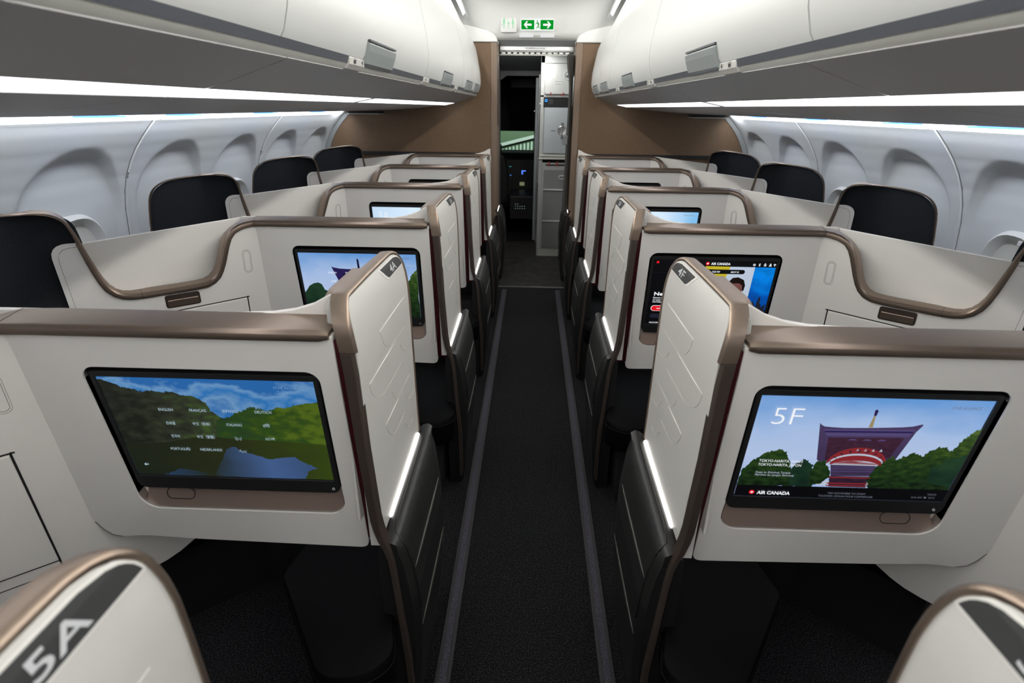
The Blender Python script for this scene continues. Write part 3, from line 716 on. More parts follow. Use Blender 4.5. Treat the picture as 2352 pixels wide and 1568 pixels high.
    for row in (rows[0], rows[-1]):                     # end caps back to the inner side
        v = bm.verts.new((s * 0.355, row[0].co.y, 0.0)); v2 = bm.verts.new((s * 0.355, row[0].co.y, row[0].co.z))
        bm.faces.new([v2] + row + [v]).material_index = 1
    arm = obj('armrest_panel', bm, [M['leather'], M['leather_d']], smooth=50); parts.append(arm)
    bm = bmesh.new()                                    # black piping round the leather
    pipe = [(s * 0.347, 1.085, 0.636)] + [(s * x, 0.992, z + 0.001) for x, z in AP[2:8]]
    tube(bm, [(s * 0.327, 1.485, 0.659), (s * 0.326, 1.25, 0.652), (s * 0.325, 1.06, 0.647), (s * 0.318, 1.02, 0.645)] + [(s * (x - 0.001), 1.010, z) for x, z in AP[3:9]], 0.003, 6)
    obj('armrest_piping', bm, M['leather_d'], arm, smooth=True)
    def surf(z):
        for (xa, za), (xb, zb_) in zip(AP[1:], AP[2:]):
            if za >= z >= zb_: return xa + (xb - xa) * (za - z) / (za - zb_)
        return 0.30
    for y0, y1, z0, z1 in ((1.015, 1.40, 0.54, 0.54), (1.015, 1.39, 0.355, 0.355)):
        bm = bmesh.new(); n = 14; pts = []; rr = []
        for i in range(n + 1):
            t = i / n; y_ = y0 + (y1 - y0) * t; z_ = z0 + (z1 - z0) * t; e = sm((1.46 - y_) / 0.10)
            pts.append((s * (surf(z_) + (1 - e) * 0.020 - 0.0005), y_, z_)); rr.append(0.0045 * max(0.15, math.sin(math.pi * min(1, t * 1.0)) ** 0.4 if 0 < t < 1 else 0.15))
        tube(bm, pts, rr, 6); obj('armrest_ridge', bm, M['ridge'], arm, smooth=True)
    # black interior: lining, footwell, ottoman, seat
    bm = bmesh.new(); sweep(bm, [[(s * (xi + 0.001), 0.99, z), (s * (xi + 0.005), 0.99, z), (s * (xi + 0.005), 1.47, z), (s * (xi + 0.001), 1.47, z)] for xi, xo, z in postp if z < 0.64])
    plate(bm, [(0.36, 0.0), (1.12, 0.0), (1.12, 0.56), (0.36, 0.56)], [], lambda a, b, c: (s * a, c, b), 1.47, 1.485)
    parts.append(obj('footwell', bm, M['black']))
    bm = bmesh.new()
    ot = smooth_poly([(0.665, 1.10), (0.455, 0.800), (0.352, 0.818), (0.302, 0.87), (0.330, 0.97), (0.334, 1.40), (0.60, 1.46)], [0.02, 0.09, 0.06, 0.05, 0.03, 0.02, 0.02], 6)
    rings = [[(s * (0.48 + (a - 0.48) * k), 1.1 + (b - 1.1) * k, z) for a, b in ot] for k, z in ((0.95, 0.30), (0.985, 0.31), (1.0, 0.335), (1.0, 0.385), (0.99, 0.405), (0.965, 0.417), (0.8, 0.423), (0.4, 0.424))]
    sweep(bm, rings); om = obj('ottoman_cushion', bm, M['cushion'], smooth=50); parts.append(om)
    bm = bmesh.new(); o2 = [(a, b) for a, b in ot]
    tube(bm, [(s * (0.48 + (a - 0.48) * 1.002), 1.1 + (b - 1.1) * 1.002, 0.397) for a, b in ot], 0.003, 5, closed=True); obj('cushion_piping', bm, M['cushion'], om, smooth=True)
    bm = bmesh.new(); plate(bm, [(0.62, 1.12), (0.47, 0.88), (0.38, 0.90), (0.38, 1.38), (0.58, 1.42)], [], lambda a, b, c: (s * a, b, c), 0.0, 0.30)
    parts.append(obj('ottoman_base', bm, M['black']))
    AX = Vector((-0.7702, 0.6378)); PX = Vector((0.6378, 0.7702)); O0 = Vector((0.50, 1.0))
    def fs(a, b, z): q = O0 - AX * a + PX * b; return (s * q.x, q.y, z)
    bm = bmesh.new(); rc_ = smooth_poly([(0.50, -0.25), (1.12, -0.25), (1.12, 0.10), (0.50, 0.05)], 0.05, 5)
    sweep(bm, [[fs(0.8 + (a - 0.8) * k, -0.08 + (b + 0.08) * k, z) for a, b in rc_] for k, z in ((0.97, 0.30), (1, 0.33), (1, 0.41), (0.97, 0.435), (0.6, 0.44))])
    parts.append(obj('seat_cushion', bm, M['cushion'], smooth=50))
    bm = bmesh.new(); rings = []
    for z, d in ((0.38, 1.10), (0.55, 1.13), (0.72, 1.16), (0.86, 1.185), (0.90, 1.195)):
        k = 0.9 if z > 0.88 else 1
        rings.append([fs(d, -0.25 * k, z), fs(d - 0.012, -0.08, z), fs(d, 0.09 * k, z), fs(d + 0.06, 0.09 * k, z), fs(d + 0.06, -0.25 * k, z)])
    sweep(bm, rings); parts.append(obj('backrest', bm, M['cushion'], smooth=50))
    bm = bmesh.new(); plate(bm, [(0.55, -0.2), (1.05, -0.2), (1.05, 0.02), (0.55, 0.0)], [], lambda a, b, c: fs(a, b, c), 0.0, 0.30)
    parts.append(obj('seat_base', bm, M['black']))
    bm = bmesh.new(); sh = [(0.03, 0.015), (0.56, 0.015), (0.30, 0.085), (0.06, 0.12)]
    plate(bm, sh, [], lambda a, b, c: g(a, 0.80 + c, b), 0.0, 0.02)
    parts.append(obj('console_shelf', bm, M['white']))
    return parts

# ---- what the screens show
def SC(name, stops, **k): M[name] = scr_mat(name, stops, **k)
SC('s_sky', [(0.0, (0.30, 0.42, 0.72)), (0.45, (0.42, 0.52, 0.74)), (0.7, (0.36, 0.49, 0.74)), (1.0, (0.12, 0.30, 0.64))], nscale=2.2, namt=0.55)
SC('s_skyb', [(0.0, (0.55, 0.72, 0.9)), (0.5, (0.70, 0.85, 1.0)), (1.0, (0.22, 0.52, 0.85))], axis='X', nscale=2, namt=0.4)
SC('s_skyd', [(0.30, (0.20, 0.34, 0.52)), (0.55, (0.02, 0.13, 0.38)), (0.68, (0.14, 0.28, 0.48)), (0.80, (0.02, 0.15, 0.42)), (0.92, (0.13, 0.28, 0.50)), (1.0, (0.02, 0.12, 0.36))], nscale=4.5, namt=0.9, fine=1)
SC('s_tree', [(0.0, (0.004, 0.010, 0.004)), (0.35, (0.012, 0.035, 0.008)), (0.6, (0.028, 0.060, 0.010)), (1.0, (0.09, 0.15, 0.03))], nscale=26, namt=1.3, fine=1)
SC('s_treeb', [(0.0, (0.004, 0.014, 0.010)), (0.5, (0.012, 0.040, 0.018)), (1.0, (0.03, 0.075, 0.025))], nscale=9, namt=0.9)
SC('s_bank', [(0.0, (0.010, 0.012, 0.008)), (0.35, (0.025, 0.030, 0.018)), (0.6, (0.04, 0.07, 0.018)), (1.0, (0.075, 0.12, 0.02))], axis='X', nscale=13, namt=1.3, fine=1)
SC('s_bankr', [(0.0, (0.012, 0.02, 0.015)), (0.6, (0.02, 0.05, 0.012)), (0.80, (0.030, 0.064, 0.008)), (1.0, (0.070, 0.115, 0.010))], axis='X', nscale=14, namt=1.2, fine=1)
SC('s_water', [(0.0, (0.02, 0.05, 0.13)), (0.4, (0.015, 0.022, 0.01)), (0.7, (0.05, 0.10, 0.24)), (1.0, (0.03, 0.06, 0.13))], axis='X', nscale=4, namt=0.15)
SC('s_wdark', [(0.0, (0.010, 0.014, 0.008)), (0.5, (0.018, 0.022, 0.008)), (1.0, (0.03, 0.05, 0.006))], axis='X', nscale=5, namt=0.4)
SC('s_roof', [(0.0, (0.03, 0.02, 0.05)), (1.0, (0.07, 0.045, 0.12))], nscale=8, namt=0.6)
SC('s_roofd', [(0.0, (0.018, 0.008, 0.02)), (1.0, (0.06, 0.02, 0.04))], nscale=30, namt=1.2, fine=1)
SC('s_yellow', [(0.0, (0.4, 0.30, 0.01)), (1.0, (0.55, 0.45, 0.02))], nscale=9, namt=0.8)
SC('s_bluep', [(0.0, (0.002, 0.02, 0.10)), (0.5, (0.0, 0.08, 0.42)), (0.8, (0.0, 0.22, 0.75)), (1.0, (0.0, 0.10, 0.40))], nscale=5, namt=0.9, fine=1)
SC('s_man', [(0.0, (0.42, 0.50, 0.55)), (1.0, (0.50, 0.58, 0.72))], nscale=3, namt=0.3)
for nm, c in dict(s_white=(0.85, 0.88, 0.92), s_black=(0.002, 0.002, 0.003), s_red=(0.75, 0.01, 0.02), s_purple=(0.018, 0.010, 0.075), s_pdark=(0.006, 0.003, 0.03), s_redw=(0.22, 0.02, 0.025), s_stone=(0.45, 0.50, 0.60), s_gold=(0.30, 0.24, 0.12), s_grey=(0.012, 0.014, 0.025), s_skin=(0.16, 0.06, 0.055), s_hair=(0.008, 0.004, 0.003), s_dim=(0.16, 0.17, 0.22), s_text=(0.42, 0.55, 0.62), s_beam=(0.08, 0.06, 0.16)).items():
    M[nm] = scr_mat(nm, [(0, c), (1, c)], nscale=1, namt=0)
def picture(s):
    """returns (add(poly, material, layer), put text, finish)"""
    bm = bmesh.new(); uvl = bm.loops.layers.uv.new('uv'); mats = []; m = fmon(1)
    def pt(p, q, l):
        x = (-0.920 + 0.462 * p) if s < 0 else (0.458 + 0.462 * p)
        return m(x, 0.778 + 0.272 * q, 0.0138 - 0.00035 * l)
    def idx(name):
        if name not in mats: mats.append(name)
        return mats.index(name)
    def add(poly, mt, l):
        poly = [(min(1, max(0, p)), min(1, max(0, q))) for p, q in poly]
        f = bm.faces.new([bm.verts.new(pt(p, q, l)) for p, q in poly]); f.material_index = idx(mt)
        for lp, (p, q) in zip(f.loops, poly): lp[uvl].uv = (p, q)
        return f
    def tx(body, p, q, h, mt='s_white', width=None, center=False, italic=False, l=9, bold=0.0):
        # p,q units; h in q units
        text(bm, body, lambda a, b: pt(a / 1.0, b, l), 0, 0, 0.001) if False else None
        V, F = text_polys(body, italic, bold)
        if not V: return
        x0 = min(v[0] for v in V); x1 = max(v[0] for v in V); k = h / 0.70; kx = k * 0.272 / 0.462 if width is None else width / (x1 - x0)
        ox = (x0 + x1) / 2 if center else x0
        vs = [bm.verts.new(pt(p + (a - ox) * kx, q + b * k, l)) for a, b in V]; ii = idx(mt)
        for f in F:
            try: bm.faces.new([vs[i] for i in f]).material_index = ii
            except ValueError: pass
    def fin(parent):
        for f in bm.faces:
            if f.normal.y > 0: f.normal_flip()
        return obj('screen_picture', bm, [M[n] for n in mats], parent, smooth='keep') if False else _fin(bm, mats, parent)
    return add, tx, fin
def _fin(bm, mats, parent):
    bm.normal_update()
    for f in bm.faces:
        if f.normal.y > 0: f.normal_flip()
    me = bpy.data.meshes.new('screen_picture'); bm.to_mesh(me); bm.free()
    for n in mats: me.materials.append(M[n])
    o = bpy.data.objects.new('screen_picture', me); C.objects.link(o); o.parent = parent; return o
FULL = [(0, 0), (1, 0), (1, 1), (0, 1)]
def disc(cx, cy, r, n=20): return [(cx + r * 0.589 * math.cos(2 * math.pi * i / n), cy + r * math.sin(2 * math.pi * i / n)) for i in range(n)]
def pillp(x0, x1, y0, y1): 
    r = (y1 - y0) / 2; k = 0.589; n = 8
    return [(x0 + r * k - r * k * math.sin(math.pi * i / n), y1 - r + r * math.cos(math.pi * i / n)) for i in range(n + 1)] + [(x1 - r * k + r * k * math.sin(math.pi * i / n), y0 + r - r * math.cos(math.pi * i / n)) for i in range(n + 1)]
LEAF = [(0, 1), (0.16, 0.66), (0.33, 0.74), (0.28, 0.34), (0.52, 0.52), (0.60, 0.36), (0.92, 0.40), (0.80, 0.14), (0.96, 0.02), (0.55, -0.34), (0.62, -0.52), (0.08, -0.46), (0.06, -0.92)]
LEAF = LEAF + [(-x, y) for x, y in LEAF[::-1][:-1]]
def logo(add, tx, cx, cy, r, tw, h, mt='s_white'):
    add(disc(cx, cy, r), 's_red', 7); add([(cx + x * r * 0.36, cy + y * r * 0.62) for x, y in LEAF], 's_white', 8)
    tx('AIR CANADA', cx + r * 0.589 + 0.012, cy - h * 0.5, h, mt, width=tw, bold=0.03)
def star(add, tx, p, q, mt='s_dim'):
    tx('STAR ALLIANCE', p, q, 0.026, mt, width=0.125)
    n = 5
    for i in range(n):
        a = 2 * math.pi * i / n + 0.3
        add([(p + 0.147 + 0.012 * math.cos(a + d) * k, q + 0.012 + 0.020 * math.sin(a + d) * k) for d, k in ((0, 1), (0.5, 0.8), (0.2, 0.55))], mt, 9)
def temple(add, tx, sky='s_sky', top=0.0):
    add(FULL, sky, 0)
    add([(0.509, 0.73), (0.528, 0.73), (0.522, 0.86), (0.5, 0.86)][0:2] + [(0.520, 0.85), (0.513, 0.85)], 's_gold', 1)
    add([(0.511, 0.84), (0.522, 0.84), (0.523, 0.885), (0.515, 0.90), (0.507, 0.893)], 's_purple', 2)
    add([(0.29, 0.762), (0.300, 0.745), (0.316, 0.730), (0.36, 0.724), (0.403, 0.721), (0.48, 0.725), (0.545, 0.730), (0.658, 0.742), (0.70, 0.752), (0.738, 0.775), (0.742, 0.762), (0.725, 0.70), (0.69, 0.415), (0.35, 0.378), (0.335, 0.40)], 's_roof', 3)
    add([(0.315, 0.705), (0.72, 0.72), (0.70, 0.655), (0.34, 0.64)], 's_beam', 4)
    add([(0.322, 0.690), (0.712, 0.705), (0.71, 0.69), (0.325, 0.675)], 's_purple', 5)
    add([(0.35, 0.625), (0.685, 0.64), (0.66, 0.44), (0.37, 0.40)], 's_roofd', 4)
    for x in (0.44, 0.505, 0.57): add([(x, 0.605), (x + 0.012, 0.618), (x + 0.03, 0.618), (x + 0.042, 0.605)], 's_beam', 5)
    for i in range(7): add([(0.425 + 0.035 * i, 0.50), (0.432 + 0.035 * i, 0.525), (0.44 + 0.035 * i, 0.50)], 's_stone', 5) if 1 < i < 6 else None
    arc = lambda r, h, y0: [(0.517 + r * math.cos(a), y0 + h * math.sin(a)) for a in [math.pi * i / 16 for i in range(17)]]
    add(arc(0.135, 0.165, 0.37), 's_redw', 5)
    for i in range(9):
        a = math.pi * (i + 0.5) / 9
        add([(0.517 + 0.122 * math.cos(a), 0.37 + 0.14 * math.sin(a)), (0.517 + 0.128 * math.cos(a + 0.09), 0.37 + 0.15 * math.sin(a + 0.09)), (0.517 + 0.10 * math.cos(a + 0.07), 0.37 + 0.105 * math.sin(a + 0.07))], 's_roofd', 6)
    add(arc(0.128, 0.115, 0.36), 's_stone', 6); add(arc(0.12, 0.098, 0.36), 's_redw', 7); add(arc(0.108, 0.05, 0.355), 's_stone', 7)
    add([(0.405, 0.355), (0.613, 0.368), (0.626, 0.245), (0.426, 0.235)], 's_roof', 6)
    for q in (0.335, 0.315, 0.29): add([(0.415, q), (0.618, q + 0.01), (0.618, q + 0.004), (0.415, q - 0.006)], 's_beam', 7)
    add([(0.42, 0.235), (0.61, 0.24), (0.61, 0.12), (0.435, 0.12)], 's_roofd', 6)
    for q in (0.228, 0.165, 0.14): add([(0.42, q), (0.612, q + 0.004), (0.612, q - 0.008), (0.42, q - 0.012)], 's_redw', 7)
    add([(0.37, 0.13), (0.41, 0.185), (0.43, 0.185), (0.43, 0.13)], 's_stone', 6); add([(0.605, 0.185), (0.62, 0.19), (0.655, 0.13), (0.605, 0.13)], 's_stone', 6)
def blob(rng, pts, j=0.010):
    out = []
    for i, a in enumerate(pts):
        b = pts[(i + 1) % len(pts)]
        for t in (0, 0.14, 0.29, 0.43, 0.57, 0.71, 0.86): out.append((a[0] + (b[0] - a[0]) * t + rng.uniform(-j, j) * 0.6, a[1] + (b[1] - a[1]) * t + rng.uniform(-j, j)))
    return out
def trees(add):
    rg = random.Random(3)
    add(blob(rg, [(0.0, 0.11), (0.0, 0.27), (0.03, 0.35), (0.07, 0.43), (0.11, 0.475), (0.158, 0.50), (0.19, 0.46), (0.22, 0.35), (0.24, 0.22), (0.245, 0.11)]), 's_tree', 7)
    add(blob(rg, [(0.235, 0.11), (0.225, 0.25), (0.24, 0.35), (0.27, 0.395), (0.30, 0.39), (0.33, 0.32), (0.355, 0.2), (0.362, 0.11)]), 's_treeb', 6)
    add(blob(rg, [(0.34, 0.14), (0.325, 0.3), (0.335, 0.38), (0.372, 0.39), (0.405, 0.33), (0.42, 0.22), (0.39, 0.15)]), 's_tree', 7)
    add(blob(rg, [(0.62, 0.11), (0.60, 0.22), (0.615, 0.33), (0.641, 0.404), (0.673, 0.455), (0.697, 0.42), (0.719, 0.46), (0.758, 0.50), (0.80, 0.47), (0.83, 0.53), (0.855, 0.565), (0.89, 0.56), (0.918, 0.526), (0.94, 0.62), (0.959, 0.69), (1.0, 0.765), (1.0, 0.11)]), 's_tree', 7)
    add(blob(rg, [(0.88, 0.2), (0.87, 0.35), (0.93, 0.45), (1.0, 0.5), (1.0, 0.15)]), 's_treeb', 8)
LANGS = [(['ENGLISH', 'FRAN\u00c7AIS', 'ESPA\u00d1OL', 'DEUTSCH'], 0.706), (['\u65e5\u672c\u8a9e', '\u4e2d\u6587\uff08\u7b80\u4f53\uff09', 'ITALIANO', '\u0939\u093f\u0902\u0926\u0940'], 0.570), (['\ud55c\uad6d\uc5b4', '\u4e2d\u6587\uff08\u7e41\u9ad4\uff09', '\u0627\u0644\u0639\u0631\u0628\u064a\u0629', '\u05e2\u05d1\u05e8\u05d9\u05ea'], 0.436)]
def langs(add, tx, mt):
    wd = [[(0.238, 0.069), (0.385, 0.080), (0.543, 0.074), (0.695, 0.078)], [(0.251, 0.043), (0.379, 0.084), (0.541, 0.074), (0.716, 0.033)], [(0.251, 0.041), (0.377, 0.086), (0.561, 0.034), (0.710, 0.045)]]
    for (row, q), ws in zip(LANGS, wd):
        for wtxt, (p, ww) in zip(row, ws): tx(wtxt, p, q - 0.012, 0.026, mt, width=ww)
    for wtxt, p, ww in (('PORTUGU\u00caS', 0.223, 0.097), ('NEDERLANDS', 0.370, 0.108), ('\u0641\u0627\u0631\u0633\u06cc', 0.561, 0.036)): tx(wtxt, p, 0.290, 0.026, mt, width=ww)
    add([(0.054, 0.121), (0.064, 0.137), (0.064, 0.126), (0.077, 0.126), (0.077, 0.117), (0.064, 0.117), (0.064, 0.105)], mt, 9)
def screen_temple(s, parent, seat, sky='s_sky'):
    add, tx, fin = picture(s); temple(add, tx, sky); trees(add)
    add([(0, 0), (1, 0), (1, 0.125), (0, 0.115)], 's_black', 9)
    tx(seat, 0.072, 0.745, 0.16, 's_white', width=0.130, l=10, bold=-0.014)
    star(add, tx, 0.825, 0.925)
    tx('TOKYO-NARITA, JAPAN', 0.071, 0.368, 0.026, width=0.20, l=10); tx('TOKYO-NARITA, JAPON', 0.071, 0.328, 0.026, width=0.20, l=10)
    tx('Steps to Shinshoji Temple', 0.071, 0.250, 0.020, 's_stone', width=0.163, l=10); tx('Marches du temple Shinshoji', 0.071, 0.222, 0.020, 's_stone', width=0.182, l=10)
    add2 = lambda poly, mt, l: add(poly, mt, l + 5)
    tx2 = lambda *a, **k: tx(*a, **{**k, 'l': 14})
    logo(add2, tx2, 0.080, 0.042, 0.022, 0.158, 0.034)
    tx('TAP ANYWHERE TO START', 0.53, 0.050, 0.018, 's_dim', width=0.18, center=True, l=14)
    tx("TOUCHEZ L'\u00c9CRAN POUR COMMENCER", 0.53, 0.018, 0.018, 's_dim', width=0.26, center=True, l=14)
    tx('TOKYO', 0.908, 0.068, 0.016, 's_dim', width=0.042, l=14); tx('3:16 AM  \u25cf  22\u00b0C', 0.84, 0.032, 0.016, 's_dim', width=0.11, l=14)
    return fin(parent)
def screen_lake(s, parent):
    add, tx, fin = picture(s); add(FULL, 's_skyd', 0); rg = random.Random(5)
    far = [(-0.05, 0.30), (-0.05, 0.985), (0, 0.975), (0.03, 0.965), (0.074, 0.93), (0.11, 0.90), (0.147, 0.89), (0.19, 0.87), (0.227, 0.882), (0.27, 0.865), (0.323, 0.875), (0.37, 0.84), (0.418, 0.835), (0.468, 0.775), (0.483, 0.70), (0.53, 0.63), (0.56, 0.5), (0.6, 0.30)]
    add(blob(rg, far, 0.008), 's_bank', 1)
    far = [(0.45, 0.30), (0.49, 0.60), (0.53, 0.632), (0.57, 0.65), (0.604, 0.69), (0.64, 0.71), (0.667, 0.745), (0.71, 0.735), (0.762, 0.72), (0.80, 0.745), (0.84, 0.75), (0.89, 0.776), (0.94, 0.80), (1.05, 0.82), (1.05, 0.2)]
    add(blob(rg, far, 0.010), 's_bankr', 2)
    add([(0.0, 0.0), (1, 0.0), (1, 0.38), (0.75, 0.41), (0.55, 0.42), (0.4, 0.44), (0.2, 0.36), (0.0, 0.34)], 's_wdark', 3)
    add(blob(rg, [(0.40, 0.02), (0.47, 0.22), (0.50, 0.31), (0.54, 0.34), (0.58, 0.29), (0.64, 0.25), (0.70, 0.21), (0.76, 0.235), (0.827, 0.24), (0.877, 0.18), (0.93, 0.13), (0.88, 0.09), (0.86, 0.0), (0.42, 0.0)], 0.006), 's_water', 4)
    add(blob(rg, [(0.13, 0.0), (0.22, 0.07), (0.34, 0.05), (0.40, 0.0)], 0.01), 's_water', 4)
    add(blob(rg, [(0.86, 0.0), (0.88, 0.07), (0.93, 0.10), (1, 0.09), (1, 0.0)], 0.01), 's_wdark', 5)
    langs(add, tx, 's_text'); tx('STAR ALLIANCE', 0.812, 0.935, 0.018, 's_skyd', width=0.14)
    return fin(parent)
def screen_mix(s, parent):
    add, tx, fin = picture(s); temple_bg = add
    add(FULL, 's_sky', 0); rg = random.Random(9)
    add([(0.494, 0.76), (0.513, 0.76), (0.510, 0.90), (0.502, 0.93), (0.494, 0.91)], 's_pdark', 1)
    add([(0.268, 0.80), (0.285, 0.785), (0.338, 0.768), (0.504, 0.757), (0.66, 0.77), (0.73, 0.79), (0.66, 0.45), (0.34, 0.45)], 's_purple', 2)
    add([(0.36, 0.69), (0.64, 0.70), (0.60, 0.50), (0.40, 0.50)], 's_pdark', 3)
    add([(0, 0.0), (0, 0.38), (0.02, 0.42), (0.05, 0.49), (0.09, 0.53), (0.13, 0.545), (0.16, 0.52), (0.18, 0.43), (0.21, 0.41), (0.262, 0.43), (0.29, 0.35), (0.30, 0.0)], 's_treeb', 5)
    add(blob(rg, [(0.29, 0.0), (0.28, 0.3), (0.35, 0.36), (0.42, 0.25), (0.62, 0.2), (0.70, 0.4), (0.80, 0.5), (0.90, 0.50), (0.93, 0.62), (0.957, 0.70), (1.0, 0.78), (1.0, 0.0)], 0.008), 's_tree', 5)
    langs(add, tx, 's_white'); star(add, tx, 0.82, 0.93); add([(0.894, 0.829), (1, 0.829), (1, 0.834), (0.894, 0.834)], 's_stone', 6)
    return fin(parent)
def screen_home(s, parent):
    add, tx, fin = picture(s); add(FULL, 's_black', 0)
    add([(0.40, 0.70), (0.30, 0.0), (0.62, 0.0), (0.617, 0.72), (0.632, 0.92), (0.431, 0.922)], 's_yellow', 1)
    for i in range(14):
        a = math.pi * (0.1 + 0.06 * i); add([(0.56, 0.62), (0.56 + 0.075 * math.cos(a), 0.62 + 0.13 * math.sin(a)), (0.56 + 0.075 * math.cos(a + 0.1), 0.62 + 0.13 * math.sin(a + 0.1))], 's_gold', 2)
    add([(0.632, 0.92), (0.60, 0.69), (0.575, 0.0), (0.80, 0.0), (0.83, 0.40), (0.833, 0.92)], 's_man', 3)
    face = [(0.648, 0.65), (0.655, 0.70), (0.70, 0.725), (0.755, 0.69), (0.772, 0.60), (0.765, 0.50), (0.745, 0.42), (0.71, 0.38), (0.675, 0.42), (0.655, 0.52)]
    add(face, 's_skin', 4)
    add([(0.640, 0.60), (0.645, 0.70), (0.67, 0.755), (0.715, 0.765), (0.765, 0.725), (0.785, 0.64), (0.78, 0.55), (0.766, 0.57), (0.76, 0.64), (0.73, 0.675), (0.68, 0.67), (0.655, 0.64)], 's_hair', 5)
    add([(0.67, 0.585), (0.70, 0.595), (0.70, 0.588), (0.67, 0.578)], 's_hair', 5); add([(0.722, 0.59), (0.75, 0.585), (0.75, 0.578), (0.722, 0.582)], 's_hair', 5)
    add(disc(0.686, 0.56, 0.009), 's_hair', 5); add(disc(0.737, 0.557, 0.009), 's_hair', 5); add([(0.69, 0.455), (0.725, 0.458), (0.722, 0.447), (0.695, 0.445)], 's_hair', 5)
    add([(0.62, 0.0), (0.63, 0.30), (0.68, 0.40), (0.74, 0.41), (0.80, 0.32), (0.81, 0.0)], 's_grey', 4)
    add([(0.833, 0.92), (1, 0.918), (1, 0.0), (0.853, 0.0), (0.83, 0.40)], 's_bluep', 4)
    add(blob(random.Random(2), [(0.87, 0.0), (0.86, 0.25), (0.88, 0.42), (0.90, 0.30), (0.93, 0.48), (0.955, 0.28), (0.985, 0.36), (1, 0.2), (1, 0.0)], 0.012), 's_grey', 5)
    add(pillp(0.20, 0.757, 0.812, 0.878), 's_black', 6); add(pillp(0.30, 0.455, 0.82, 0.87), 's_grey', 7)
    tx('ENTERTAINMENT', 0.315, 0.834, 0.022, width=0.12, bold=0.02); tx('YOUR TRIP', 0.487, 0.832, 0.024, width=0.065, bold=0.02); tx('ABOUT US', 0.640, 0.832, 0.024, width=0.067, bold=0.02)
    add([(0.022, 0.955), (0.043, 0.955), (0.043, 0.985), (0.022, 0.985)], 's_red', 6)
    logo(add, tx, 0.440, 0.963, 0.026, 0.158, 0.034)
    # icons
    x = 0.820; add([(x + 0.012 * (1 if i % 2 else 0.7) * math.cos(math.pi * i / 8), 0.956 + 0.02 * (1 if i % 2 else 0.7) * math.sin(math.pi * i / 8)) for i in range(16)], 's_white', 8); add(disc(x, 0.956, 0.007), 's_black', 9)
    x = 0.863
    for p in ([(x - 0.002, 0.935), (x + 0.001, 0.935), (x + 0.001, 0.98), (x - 0.002, 0.98)], [(x, 0.98), (x + 0.008, 0.970), (x - 0.008, 0.944), (x - 0.009, 0.948), (x + 0.004, 0.969), (x, 0.974)], [(x, 0.935), (x + 0.008, 0.945), (x - 0.008, 0.97), (x - 0.009, 0.966), (x + 0.004, 0.945), (x, 0.941)]): add(p, 's_white', 8)
    x = 0.907; add(disc(x, 0.977, 0.007), 's_white', 8)
    for p in ([(x - 0.012, 0.965), (x + 0.012, 0.965), (x + 0.012, 0.960), (x - 0.012, 0.960)], [(x - 0.004, 0.966), (x + 0.004, 0.966), (x + 0.009, 0.936), (x + 0.005, 0.936), (x, 0.95), (x - 0.005, 0.936), (x - 0.009, 0.936)]): add(p, 's_white', 9)
    x = 0.950; add(disc(x, 0.968, 0.011), 's_white', 8); add([(x - 0.012, 0.938), (x + 0.012, 0.938), (x + 0.010, 0.950), (x, 0.957), (x - 0.010, 0.950)], 's_white', 8)
    x = 0.985; add([(x, 0.936)] + [(x + 0.014 * math.cos(a), 0.936 + 0.04 * math.sin(a)) for a in [math.pi * (0.25 + 0.05 * i) for i in range(11)]], 's_white', 8); add([(x + 0.010 * math.cos(a), 0.936 + 0.028 * math.sin(a)) for a in [math.pi * (0.25 + 0.05 * i) for i in range(11)]] + [(x + 0.0075 * math.cos(a), 0.936 + 0.021 * math.sin(a)) for a in [math.pi * (0.75 - 0.05 * i) for i in range(11)]], 's_black', 9)
    add([(0, 0.812), (0.2, 0.812), (0.2, 0.816), (0, 0.816)], 's_grey', 3)
    tx('New this month', 0.039, 0.462, 0.052, width=0.40, bold=0.03)
    for i, q in enumerate((0.415, 0.382, 0.350)): tx(['Discover the biggest movies', 'on your flight! Straight', 'from Hollywood'][i], 0.035, q, 0.022, width=[0.20, 0.19, 0.10][i], bold=0.02)
    add(pillp(0.028, 0.30, 0.208, 0.300), 's_white', 2); add(pillp(0.033, 0.295, 0.214, 0.294), 's_red', 4); tx('WATCH NOW', 0.075, 0.243, 0.020, width=0.085, bold=0.02)
    add(pillp(0.028, 0.30, 0.095, 0.165), 's_grey', 4); tx('VANCOUVER', 0.030, 0.000 + 0.012, 0.020, width=0.078, bold=0.02); tx('\u25b6', 0.118, 0.012, 0.018)
    return fin(parent)
def screen_off(s, parent):
    add, tx, fin = picture(s); add(FULL, 's_black', 0); return fin(parent)
def seat_text(s, parent, label):
    """seat number letters on the door tag"""
    def dxz(z):
        P_ = [(1.18, 0.3617), (1.19, 0.3635), (1.21, 0.370), (1.222, 0.376), (1.235, 0.385)]
        for (za, xa), (zb, xb) in zip(P_, P_[1:]):
            if z <= zb: return xa + (xb - xa) * (z - za) / (zb - za)
        return P_[-1][1]
    bm = bmesh.new()
    def f(a, b): return (s * (dxz(1.1945 + b) - 0.0034), 1.358 + (a * (1 if s < 0 else -1)), 1.1945 + b)
    text(bm, label, f, 0, 0, 0.018, width=0.056, center=True, bold=0.012)
    bm.normal_update()
    return obj('seat_number', bm, M['tagtext'], parent)

